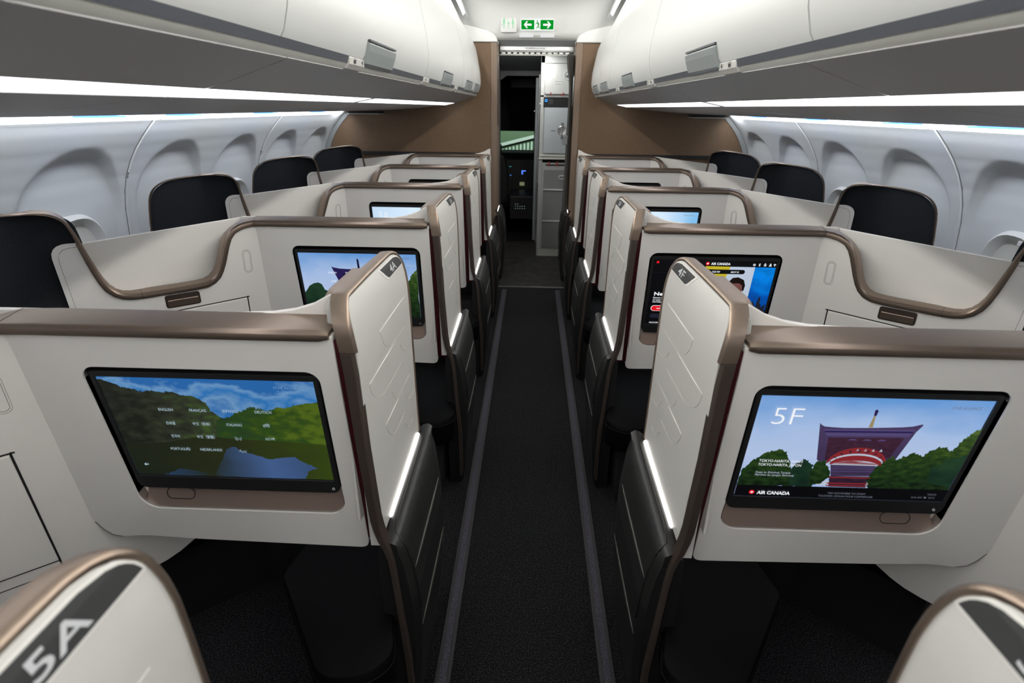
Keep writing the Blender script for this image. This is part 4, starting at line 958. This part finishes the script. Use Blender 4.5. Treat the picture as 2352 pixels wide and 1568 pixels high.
protos = {}
rowseat = {-1: 6, 0: 5, 1: 4, 2: 3, 3: 2, 4: 1}
def copy_tree(o, parent):
    c = o.copy(); C.objects.link(c); c.parent = parent
    for ch in list(o.children): copy_tree(ch, c)
    return c
LBL = {-1: 'suite at the bottom %s corner, only its blurred door top with tag 5%s showing',
       0: '%s suite wall nearest the viewer, door tag 4%s',
       1: '%s suite wall second from the viewer, door tag 3%s',
       2: '%s suite wall third from the viewer, door tag 2%s',
       3: '%s suite wall fourth from the viewer, door tag 1%s',
       4: '%s suite wall against the brown bulkhead, without a door%s'}
for s, side, ltr in ((-1, 'left', 'A'), (1, 'right', 'F')):
    proto = build_unit(s, True)
    last = build_unit(s, False)
    for k in (-1, 0, 1, 2, 3, 4):
        extra = {(0, -1): ', lake picture and language list on screen', (0, 1): ', temple picture and 5F on screen', (1, -1): ', screen mixing temple and language list', (1, 1): ', airline home page on screen', (2, -1): ', screen top showing 3A', (2, 1): ', screen top showing pale sky'}.get((k, s), '')
        if k == -1 and s > 0: LBL[-1] = 'suite at the bottom %s corner, only its blurred door top with a dark tag showing%s'; ltr = ''
        elif s > 0: ltr = 'F'
        lab = (LBL[k] % (side, ltr if k < 4 else '')) + extra
        dy = k * KP - (0.006 if s > 0 else 0)
        t = thing('seat_suite', lab, 'airline seat', (s * 0.75, 0.9 + dy, 0), 'business seat suites')
        src = last if k == 4 else proto
        first = (k == -1 and src is proto) or k == 4
        for p in src:
            c = p if first else copy_tree(p, t)
            c.parent = t; c.matrix_parent_inverse = Matrix.Identity(4); c.location = (-s * 0.75, -0.9, 0)
    # screens and numbers
for t in [o for o in C.objects if o.name.startswith('seat_suite') and o.type == 'EMPTY']:
    s = -1 if t.location.x < 0 else 1; k = round((t.location.y - 0.9) / KP)
    mon = [c for c in t.children if c.name.startswith('monitor') and 'wall' not in c.name and 'recess' not in c.name][0]
    if (k, s) == (0, -1): screen_lake(s, mon)
    elif (k, s) == (0, 1): screen_temple(s, mon, '5F')
    elif (k, s) == (1, -1): screen_mix(s, mon)
    elif (k, s) == (1, 1): screen_home(s, mon)
    elif (k, s) == (2, -1): screen_temple(s, mon, '3A', 's_skyb')
    elif k in (2, 3) and s == 1: screen_temple(s, mon, '3F' if k == 2 else '2F', 's_skyb')
    else: screen_off(s, mon)
    if k < 4:
        dr = [c for c in t.children if c.name.startswith('sliding_door')][0]
        seat_text(s, dr, str(4 - k) + ('A' if s < 0 else 'F'))

# ------------------------------------------------------------------ bulkhead, entry, galley, cockpit
for s, side in ((-1, 'left'), (1, 'right')):
    bm = bmesh.new(); xe = 0.350
    pf = [(0.40, 0.0), (1.99, 0.0), (1.99, 1.0), (1.955, 1.19), (1.85, 1.38), (1.74, 1.515), (1.6, 1.6), (0.9, 1.7), (0.9, 2.10), (0.40, 2.10)]
    plate(bm, pf, [], lambda a, b, c: (s * a, c, b), YB, YB + 0.32)
    struct(obj('wall_front_' + side, bm, M['brown']), side + ' brown bulkhead', 'wall')
    bm = bmesh.new(); box(bm, min(s * 0.345, s * 0.40), max(s * 0.345, s * 0.40), YB - 0.004, YB + 0.33, 0.0, 2.10)
    struct(obj('trim_%d' % (16 + (s > 0)), bm, M['tan'], bevel=0.004), 'tan edge trim of the ' + side + ' bulkhead', 'trim')
    bm = bmesh.new(); box(bm, min(s * 0.347, s * 0.344), max(s * 0.347, s * 0.344), YB + 0.06, YB + 0.26, 1.42, 1.98)
    struct(obj('trim_%d' % (18 + (s > 0)), bm, M['bronze_d']), 'recessed panel in the bulkhead reveal', 'trim')
    bm = bmesh.new(); box(bm, min(s * 0.41, s * 1.9), max(s * 0.41, s * 1.9), YB - 0.03, YB, 1.165, 1.19)  # solid black bar painted in place of the shaded gap over the wall
    struct(obj('trim_%d' % (20 + (s > 0)), bm, M['black']), 'black strip standing for the shadow gap above the last suite wall', 'trim')
    bm = bmesh.new(); plate(bm, [(0.342, 2.10), (0.95, 2.10), (0.95, 2.25), (0.60, 2.225), (0.43, 2.186), (0.365, 2.155), (0.345, 2.125)], [], lambda a, b, c: (s * a, c, b), YB - 0.012, YB + 0.34)
    struct(obj('trim_%d' % (22 + (s > 0)), bm, M['bin'], bevel=0.004), 'white fairing on top of the ' + side + ' bulkhead', 'trim')
    bm = bmesh.new(); box(bm, min(s * 0.343, s * 0.95), max(s * 0.343, s * 0.95), YB - 0.006, YB + 0.335, 2.098, 2.104)
    struct(obj('trim_%d' % (24 + (s > 0)), bm, M['greyp']), 'shadow line under the fairing', 'trim')
# header over the opening
bm = bmesh.new(); box(bm, -0.36, 0.36, 5.66, 6.3, 2.125, 2.16)
plate(bm, [(5.62, 2.15), (5.66, 2.15), (5.80, 2.06), (5.80, 2.10), (6.3, 2.10), (6.3, 2.2), (5.62, 2.2)], [], lambda a, b, c: (c, a, b), -0.36, 0.36)
struct(obj('trim_26', bm, M['greyp']), 'grey sloping ceiling panel of the entry', 'ceiling panel')
bm = bmesh.new(); box(bm, -0.335, 0.34, 5.70, 5.73, 2.062, 2.094); plate(bm, [(5.64, 2.142), (5.70, 2.094), (5.73, 2.094), (5.66, 2.15)], [], lambda a, b, c: (c, a, b), -0.335, 0.34, 1)
for i in range(14): box(bm, -0.10 + i * 0.013, -0.10 + i * 0.013 + 0.008, 5.697, 5.70, 2.074, 2.086, 1)
h = obj('header_rail', bm, [M['steel'], M['greyp']], bevel=0.001); tag(h, 'brushed metal header plate with engraved lettering over the doorway', 'plate')
t = thing('curtain_rail', 'white curtain rail across the top of the doorway', 'rail', (0, 5.66, 2.03))
bm = bmesh.new(); box(bm, -0.335, 0.335, 0, 0.03, -0.012, -0.002); box(bm, -0.335, 0.335, 0, 0.03, 0.018, 0.024); obj('rail_bar', bm, M['rail'], t, bevel=0.001)
bm = bmesh.new()
for i in range(12): box(bm, -0.32 + i * 0.053, -0.32 + i * 0.053 + 0.035, 0.004, 0.02, 0.0, 0.014)
obj('glider_row', bm, M['steel'], t, bevel=0.002)
for j, x0 in enumerate((-0.157, 0.030)):
    bm = bmesh.new(); box(bm, x0, x0 + 0.125, 5.585, 5.61, 2.158, 2.178); o = obj('entry_lamp', bm, M['lamp_e'], bevel=0.003)
    tag(o, ('left' if j == 0 else 'right') + ' small white lamp below the exit sign', 'light', 'lamps below the exit sign')
# exit sign
YS = 5.575
t = thing('exit_sign', 'green and white emergency exit sign with two arrows and a running figure', 'sign', (0, YS, 2.25))
bm = bmesh.new(); plate(bm, rrect(-0.146, 0.150, -0.041, 0.045, 0.006, 4), [], lambda a, b, c: (a, c, b), -0.012, 0.03); obj('sign_face', bm, M['sw'], t)
bm = bmesh.new()
def sq(x0, x1, z0, z1, y, mi=0): bm.faces.new([bm.verts.new((x, y, z)) for x, z in ((x0, z0), (x1, z0), (x1, z1), (x0, z1))]).material_index = mi
def pg(pts, y, mi=0): bm.faces.new([bm.verts.new((x, y, z)) for x, z in pts]).material_index = mi
sq(-0.140, -0.026, -0.035, 0.038, -0.0125); sq(0.028, 0.143, -0.034, 0.039, -0.0125)
for d, cx in ((-1, -0.083), (1, 0.086)):
    pg([(cx + d * x, 0.002 + z) for x, z in ((0.036, 0), (0.012, 0.026), (-0.002, 0.026), (0.013, 0.008), (-0.034, 0.008), (-0.034, -0.008), (0.013, -0.008), (-0.002, -0.026), (0.012, -0.026))], -0.013, 1)
fig = [[(0.000 + 0.006 * math.cos(a), 0.030 + 0.006 * math.sin(a)) for a in [math.pi * i / 5 for i in range(10)]], [(-0.002, 0.022), (0.008, 0.020), (0.016, -0.004), (0.006, -0.004)], [(-0.002, 0.022), (-0.018, 0.006), (-0.016, 0.003), (0.002, 0.016)], [(0.008, 0.020), (0.022, 0.006), (0.020, 0.003), (0.008, 0.012)], [(0.006, -0.004), (0.012, -0.004), (-0.004, -0.028), (-0.010, -0.026)], [(0.010, -0.004), (0.016, -0.004), (0.014, -0.018), (0.026, -0.018), (0.026, -0.022), (0.008, -0.022)]]
for p in fig: pg(p, -0.013, 0)
bm.normal_update(); o = obj('sign_artwork', bm, [M['sg'], M['sw']], t)
t = thing('lavatory_sign', 'pale green lit toilet pictogram panel left of the exit sign', 'sign', (-0.245, YS, 2.255))
bm = bmesh.new(); plate(bm, rrect(-0.078, 0.065, -0.062, 0.068, 0.012, 4), [], lambda a, b, c: (a, c, b), -0.006, 0.03); obj('sign_face', bm, M['bin'], t, bevel=0.002)
bm = bmesh.new()
for cx, w_ in ((-0.048, 0), (0.03, 1)):
    pg([(cx + 0.006 * math.cos(a), 0.043 + 0.006 * math.sin(a)) for a in [math.pi * i / 5 for i in range(10)]], -0.0065)
    if w_: pg([(cx - 0.004, 0.034), (cx + 0.004, 0.034), (cx + 0.014, 0.004), (cx - 0.014, 0.004)], -0.0065)
    else: sq(cx - 0.010, cx + 0.010, 0.006, 0.034, -0.0065)
    sq(cx - 0.005, cx - 0.001, -0.03, 0.006, -0.0067); sq(cx + 0.001, cx + 0.005, -0.03, 0.006, -0.0067)
pg([(-0.020, 0.015), (0.002, 0.015), (-0.003, 0.0), (-0.009, -0.004), (-0.015, 0.0)], -0.0065); sq(-0.012, -0.006, -0.03, -0.004, -0.0067); sq(-0.018, -0.015, 0.015, 0.045, -0.0067)
bm.normal_update(); obj('sign_artwork', bm, M['lavg'], t)
bm = bmesh.new(); tube(bm, [(-0.066, -0.008, -0.004), (-0.066, -0.004, -0.004)], 0.003, 8); obj('sign_screw', bm, M['tag'], t)

# curtain drawn to the right of the opening
bm = bmesh.new(); rows = []; nz = 20
for j in range(nz + 1):
    z = 0.14 + (2.015 - 0.14) * j / nz; row = []; tt = j / nz
    wdt = 0.026 + 0.035 * sm((tt - 0.86) / 0.14) + 0.035 * (1 - tt) ** 2
    for i in range(41):
        q = i / 40; row.append(bm.verts.new((0.342 - wdt * (0.5 + 0.5 * math.sin(q * math.pi * 9 + tt * 0.8)) - 0.004 , 5.50 + q * 0.20, z)))
    rows.append(row)
for A, B in zip(rows, rows[1:]):
    for i in range(40): bm.faces.new((A[i], A[i + 1], B[i + 1], B[i]))
t = thing('curtain', 'grey gathered curtain hanging at the right of the doorway', 'curtain', (0, 0, 0))
o = obj('curtain_cloth', bm, M['curtain'], t, smooth=True); sd = o.modifiers.new('solid', 'SOLIDIFY'); sd.thickness = 0.003
bm = bmesh.new(); box(bm, 0.272, 0.340, 5.54, 5.58, 1.26, 1.34); obj('curtain_tie', bm, M['greyp'], t, bevel=0.004)

# oval handset cradle seen on the right reveal
t = thing('wall_phone', 'oval framed panel on the right reveal of the doorway', 'panel', (0.344, 5.56, 1.72))
bm = bmesh.new(); tube(bm, [(-0.002, 0.05 * math.cos(a), 0.16 * math.sin(a)) for a in [2 * math.pi * i / 24 for i in range(24)]], 0.006, 6, closed=True); obj('oval_frame', bm, M['steel'], t, smooth=True)

# galley unit
GY = 6.29
t = thing('galley_unit', 'white galley cabinet behind the doorway', 'galley', (0.45, GY, 0))
gx = lambda x: x - 0.45
bm = bmesh.new(); box(bm, gx(0.055), gx(0.95), 0.02, 0.75, 1.06, 2.10); box(bm, gx(0.055), gx(0.094), 0.0, 0.75, 0.0, 2.10); box(bm, gx(0.055), gx(0.80), 0.012, 0.03, 1.06, 2.10)
box(bm, gx(0.055), gx(0.95), 0.0, 0.02, 2.0, 2.10); box(bm, gx(0.055), gx(0.95), 0.0, 0.02, 1.682, 1.702); box(bm, gx(0.80), gx(0.95), 0.0, 0.75, 0.0, 2.1)
obj('galley_carcass', bm, M['galley'], t, bevel=0.002)
bm = bmesh.new(); box(bm, gx(0.05), gx(0.95), -0.03, 0.02, 1.066, 1.084); box(bm, gx(0.055), gx(0.95), -0.015, 0.02, 1.096, 1.112); obj('worktop', bm, M['rail'], t, bevel=0.004)
bm = bmesh.new(); plate(bm, rrect(gx(0.096), gx(0.50), 1.712, 1.985, 0.012, 4), [], lambda a, b, c: (a, c, b), -0.012, 0.02)
d = obj('compartment_door', bm, M['galley'], t, bevel=0.003)
bm = bmesh.new(); tube(bm, [(gx(0.334) + 0.042 * math.cos(a), -0.013, 1.885 + 0.042 * math.sin(a)) for a in [2 * math.pi * i / 20 for i in range(20)]], 0.004, 6, closed=True)
box(bm, gx(0.334) - 0.028, gx(0.334) + 0.028, -0.022, -0.012, 1.877, 1.893, 1); obj('turn_latch', bm, [M['galley'], M['steel']], d, smooth=40)
bm = bmesh.new(); tube(bm, [(a, -0.013, b) for a, b in rrect(gx(0.200), gx(0.282), 1.808, 1.834, 0.0125, 5)], 0.0015, 5, closed=True); sq(gx(0.125), gx(0.205), 1.86, 1.955, -0.0125, 0); obj('door_placard', bm, [M['rail']], d)
bm = bmesh.new()
for i in range(6):
    z = 1.73 + i * 0.048; tube(bm, [(gx(0.105), -0.014, z), (gx(0.105), -0.010, z)], 0.004, 6)
obj('door_rivets', bm, M['steel'], d)
for j, x in enumerate((0.160, 0.262, 0.288)):
    bm = bmesh.new(); box(bm, gx(x) - 0.004, gx(x) + 0.004, -0.02, -0.008, 1.70, 1.73 if j != 1 else 1.712); obj('red_turn_button', bm, M['redlatch'], t, bevel=0.002)
bm = bmesh.new(); box(bm, gx(0.088), gx(0.80), -0.004, 0.03, 1.583, 1.680); cpn = obj('control_panel', bm, M['black'], t)
bm = bmesh.new(); tube(bm, [(a, -0.006, b) for a, b in rrect(gx(0.105), gx(0.125), 1.640, 1.660, 0.004, 3)], 0.0022, 5, closed=True); obj('blue_indicator', bm, emis('blue_ind', (0.05, 0.35, 1.0), 2.5), cpn)
bm = bmesh.new(); box(bm, gx(0.140), gx(0.190), -0.006, -0.003, 1.615, 1.662); obj('control_display', bm, M['tag'], cpn)
bm = bmesh.new(); plate(bm, rrect(gx(0.100), gx(0.50), 1.128, 1.582, 0.004, 2), [], lambda a, b, c: (a, c, b), -0.012, 0.02); fr = obj('chiller_door', bm, M['fridge'], t, bevel=0.003)
bm = bmesh.new()
R = []
sweep(bm, [[(gx(0.292) + r * math.cos(2 * math.pi * i / 28), y, 1.357 + r * math.sin(2 * math.pi * i / 28)) for i in range(28)] for r, y in ((0.048, -0.0125), (0.045, -0.015), (0.03, -0.013), (0.01, -0.0125))])
obj('latch_cup', bm, M['steel'], fr, smooth=40)
bm = bmesh.new(); box(bm, gx(0.292) - 0.006, gx(0.292) + 0.006, -0.03, -0.014, 1.285, 1.43); box(bm, gx(0.292) - 0.011, gx(0.292) + 0.011, -0.022, -0.014, 1.405, 1.435, 1); box(bm, gx(0.292) - 0.010, gx(0.292) + 0.010, -0.022, -0.014, 1.278, 1.30, 1); obj('latch_lever', bm, [M['steel'], M['tag']], fr, bevel=0.002)
bm = bmesh.new()
for i, z in enumerate((1.375, 1.340)): box(bm, gx(0.232), gx(0.236), -0.0128, -0.012, z, z + 0.004)
box(bm, gx(0.175), gx(0.222), -0.0128, -0.012, 1.354, 1.360); obj('door_marking', bm, M['tag'], fr)
for j, z in enumerate((1.62, 1.25, 0.82, 0.5, 0.25)):
    bm = bmesh.new(); tube(bm, [(gx(0.052), -0.004, z), (gx(0.052), -0.012, z)], 0.006, 8); obj('side_stud', bm, M['steel'], t)
# trolley in its bay
t = thing('galley_trolley', 'grey service trolley stowed under the galley worktop', 'trolley', (0.30, GY, 0))
bm = bmesh.new(); box(bm, -0.205, 0.20, 0.0, 0.7, 0.085, 1.03); obj('trolley_body', bm, M['galley'], t, bevel=0.004)
bm = bmesh.new(); plate(bm, rrect(-0.190, 0.185, 0.10, 0.955, 0.015, 4), [], lambda a, b, c: (a, c, b), -0.008, 0.004); dd = obj('trolley_door', bm, M['trolley'], t, bevel=0.002)
for z in (0.744, 0.401):
    bm = bmesh.new(); tube(bm, [(-0.186, -0.012, z), (0.18, -0.012, z)], 0.010, 8); obj('door_bar', bm, M['galley'], dd, smooth=True)
bm = bmesh.new(); tube(bm, [(a, -0.012, b) for a, b in rrect(-0.02, 0.12, 0.862, 0.895, 0.015, 4)], 0.007, 6, closed=True); obj('pull_handle', bm, M['galley'], dd, smooth=True)
bm = bmesh.new(); box(bm, -0.17, 0.05, -0.006, 0.004, 1.000, 1.014); obj('vent_slot', bm, M['black'], t, bevel=0.003)
for x in (-0.135, -0.045):
    bm = bmesh.new(); box(bm, x - 0.007, x + 0.007, -0.02, 0.0, 0.995, 1.045); obj('red_brake_latch', bm, M['redlatch'], t, bevel=0.003)
bm = bmesh.new(); box(bm, -0.22, 0.22, -0.003, 0.1, 0.0, 0.082); obj('kick_plate', bm, M['rail'], t)
# entry side wall on the left and sides
bm = bmesh.new(); box(bm, -0.75, -0.40, 5.73, 7.0, 0, 2.2); struct(obj('wall_entry_left', bm, M['greyp']), 'left wall of the entry', 'wall')
bm = bmesh.new(); box(bm, 0.42, 0.75, 5.73, 6.25, 0, 2.2); struct(obj('wall_entry_right', bm, M['greyp']), 'right wall of the entry', 'wall')
# cockpit wall with door frame
CYY = 7.0
bm = bmesh.new()
box(bm, -0.9, 0.9, CYY, CYY + 0.05, 1.915, 2.3); box(bm, 0.045, 0.9, CYY, CYY + 0.05, 0, 1.915); box(bm, -0.9, -0.46, CYY, CYY + 0.05, 0, 1.915)
plate(bm, [(-0.46, 1.915), (-0.33, 1.915), (-0.46, 1.83)], [], lambda a, b, c: (a, c, b), CYY, CYY + 0.05)
plate(bm, [(6.3, 2.08), (7.0, 1.965), (7.0, 2.15), (6.3, 2.15)], [], lambda a, b, c: (c, a, b), -0.4, 0.5)
struct(obj('wall_cockpit', bm, M['greyp']), 'grey partition with the cockpit doorway', 'wall')
t = thing('cockpit_door', 'grey cockpit door standing open', 'door', (0.045, CYY, 0))
bm = bmesh.new(); box(bm, -0.038, -0.005, 0.06, 0.62, 0.01, 1.90); obj('door_leaf', bm, M['fridge'], t, bevel=0.003)
bm = bmesh.new(); box(bm, -0.004, 0.022, -0.012, 0.0, 0.0, 1.93); obj('door_jamb', bm, M['steel'], t, bevel=0.002)
bm = bmesh.new(); tube(bm, [(-0.045, 0.10, 1.54), (-0.052, 0.10, 1.54)], 0.012, 10); obj('door_knob', bm, M['steel'], t)
# cockpit box
bm = bmesh.new()
box(bm, -1.3, 0.9, CYY + 0.05, 8.75, -0.05, 0.0); box(bm, -1.32, -1.3, CYY + 0.05, 8.75, 0, 2.1); box(bm, 0.9, 0.92, CYY + 0.05, 8.75, 0, 2.1)
box(bm, -1.3, 0.9, CYY + 0.05, 8.75, 2.05, 2.1)
box(bm, -1.3, 0.9, 8.62, 8.66, 0, 1.0); box(bm, -1.3, 0.9, 8.55, 8.60, 1.265, 2.1); box(bm, -0.53, -0.515, 8.6, 8.63, 1.0, 1.28); box(bm, 0.0, 0.9, 8.6, 8.64, 1.0, 1.28)
struct(obj('wall_cockpit_shell', bm, M['black']), 'dark cockpit enclosure with windshield opening', 'wall')
t = thing('instrument_panel', 'dark cockpit instrument panel with small coloured displays', 'panel', (-0.25, 8.2, 0))
bm = bmesh.new(); plate(bm, [(0.0, 0.40), (0.40, 0.40), (0.40, 0.99), (0.12, 0.97), (0.0, 0.90)], [], lambda a, b, c: (c, a, b), -0.8, 0.8); obj('main_panel', bm, M['bezel'], t)
bm = bmesh.new(); box(bm, -0.05, 0.30, -0.75, 0.0, 0.2, 0.50); obj('centre_pedestal', bm, M['bezel'], t, bevel=0.01)
rg = random.Random(4)
def leds(name, col, st, pts, parent):
    for (x, y, z, w_, h_) in pts:
        bm = bmesh.new(); box(bm, x, x + w_, y - 0.004, y, z, z + h_); obj(name, bm, emis('led_' + name, col, st), parent)
leds('red_display', (0.7, 0.02, 0.05), 0.9, [(-0.16, 0.0, 0.745, 0.05, 0.018)], t)
leds('blue_display', (0.10, 0.25, 1.0), 1.0, [(0.085, 0.0, 0.70, 0.022, 0.055), (0.107, 0.0, 0.74, 0.04, 0.015)], t)
leds('teal_display', (0.05, 0.4, 0.35), 0.6, [(-0.09, 0.0, 0.80, 0.03, 0.01)], t)
leds('cyan_display', (0.1, 0.3, 0.9), 0.7, [(-0.20, 0.0, 0.805, 0.022, 0.008), (-0.08, 0.0, 0.68, 0.02, 0.012)], t)
leds('green_display', (0.30, 0.36, 0.18), 0.45, [(0.06, -0.01, 0.545, 0.07, 0.05)], t)
leds('amber_light', (0.9, 0.35, 0.08), 0.5, [(0.03 + 0.045 * i, 0.10, 0.925, 0.014, 0.008) for i in range(4)], t)
leds('pedestal_light', (0.5, 0.65, 0.7), 0.35, [(0.02 + 0.03 * (i % 5), -0.755, 0.34 + 0.03 * (i // 5), 0.012, 0.006) for i in range(12)], t)
leds('floor_glow', (0.2, 0.35, 0.8), 0.9, [(-0.24, -0.70, 0.12, 0.055, 0.012), (-0.155, -0.70, 0.12, 0.03, 0.012)], t)
t = thing('cockpit_overhead_panel', 'dark overhead switch panel with tiny lights above the windshield', 'panel', (-0.2, 8.45, 1.30))
bm = bmesh.new(); plate(bm, [(0.0, 0.0), (0.0, 0.42), (-0.5, 0.62), (-0.5, 0.52)], [], lambda a, b, c: (c, a, b), -0.12, 0.25); obj('panel_body', bm, M['bezel'], t)
leds('switch_light', (0.7, 0.8, 1.0), 0.6, [(0.10, -0.01, 0.17, 0.012, 0.01), (0.13, -0.01, 0.17, 0.012, 0.01), (0.09, -0.01, 0.09, 0.01, 0.012)], t)
leds('amber_switch', (0.9, 0.4, 0.1), 0.5, [(0.08, -0.01, 0.24, 0.025, 0.008), (0.15, -0.01, 0.245, 0.02, 0.006)], t)
leds('dial', (0.35, 0.37, 0.38), 0.35, [(-0.05 + 0.045 * i, -0.01, 0.215, 0.020, 0.014) for i in range(3)] + [(-0.05 + 0.03 * i, -0.01, 0.03 + 0.035 * j, 0.008, 0.006) for i in range(8) for j in range(3)], t)
t = thing('pilot_seat', 'dark pilot seat at the left side of the cockpit', 'seat', (-0.50, 7.75, 0))
bm = bmesh.new(); pl = smooth_poly([(-0.18, 0.35), (0.16, 0.35), (0.17, 0.75), (0.10, 1.0), (-0.14, 1.0)], 0.05, 4); plate(bm, pl, [], lambda a, b, c: (a, c, b), 0.0, 0.12); obj('backrest', bm, M['leather'], t, bevel=0.02)
bm = bmesh.new(); plate(bm, rrect(-0.10, 0.075, 0.98, 1.13, 0.03, 4), [], lambda a, b, c: (a, c, b), 0.01, 0.09); obj('headrest', bm, M['leather'], t, bevel=0.015)
bm = bmesh.new(); box(bm, -0.18, 0.18, 0.1, 0.5, 0.3, 0.4); obj('seat_cushion', bm, M['leather'], t, bevel=0.02)
bm = bmesh.new(); box(bm, -0.1, 0.1, 0.15, 0.35, 0.0, 0.3); obj('pedestal', bm, M['black'], t)
bm = bmesh.new(); tube(bm, [(0.14, -0.01, 0.95), (0.17, -0.02, 0.7), (0.16, -0.02, 0.5), (0.10, -0.01, 0.4)], 0.008, 6); obj('harness_strap', bm, M['tag'], t)
# jet bridge outside
M['bridge'] = mat('pale_green_metal', (0.10, 0.14, 0.085), 0.6); M['bridge_d'] = mat('white_rib', (0.55, 0.62, 0.58), 0.6)
t = thing('jet_bridge', 'pale green ribbed building wall seen through the windshield', 'building', (-0.4, 12.0, 0))
bm = bmesh.new(); plate(bm, [(-1.2, -3.0), (1.6, -3.0), (1.6, 1.30), (-0.9, 0.68), (-1.2, 0.68)], [], lambda a, b, c: (a, c, b), 0.1, 0.3); obj('bridge_body', bm, M['bridge'], t)
bm = bmesh.new()
for i in range(34):
    x = -1.0 + i * 0.075; zt = 0.655 + (x + 0.9) * 0.248 - 0.03
    if zt > 0.62: box(bm, x, x + 0.03, 0.085, 0.1, 0.55, max(0.56, zt))
obj('ribbing', bm, M['bridge_d'], t)
bm = bmesh.new(); plate(bm, [(-1.2, 0.66), (-0.9, 0.68), (1.6, 1.30), (1.6, 1.36), (-0.9, 0.74), (-1.2, 0.72)], [], lambda a, b, c: (a, c, b), 0.05, 0.12); obj('bridge_fascia', bm, M['galley'], t)
bm = bmesh.new(); box(bm, -1.2, 1.6, 0.3, 0.6, -3.0, 1.5); obj('bridge_upper', bm, M['bridge'], t)
bm = bmesh.new(); box(bm, -0.60, -0.48, -0.5, -0.45, -3.0, 1.5); obj('bridge_column', bm, M['galley'], t)
bm = bmesh.new(); box(bm, -6, 6, 9.2, 16, -3.05, -3.0); struct(obj('ground', bm, M['greyp']), 'apron ground outside', 'ground')
area('apron_floodlight', (-0.3, 10.4, 2.8), (math.radians(42), 0, 0), 1.2, 1.2, 110, (0.75, 1.0, 0.85))
# entry light
area('entry_ceiling_light', (0.0, 6.1, 2.09), (0, 0, 0), 0.25, 0.1, 5.0, (1, 1, 0.96))
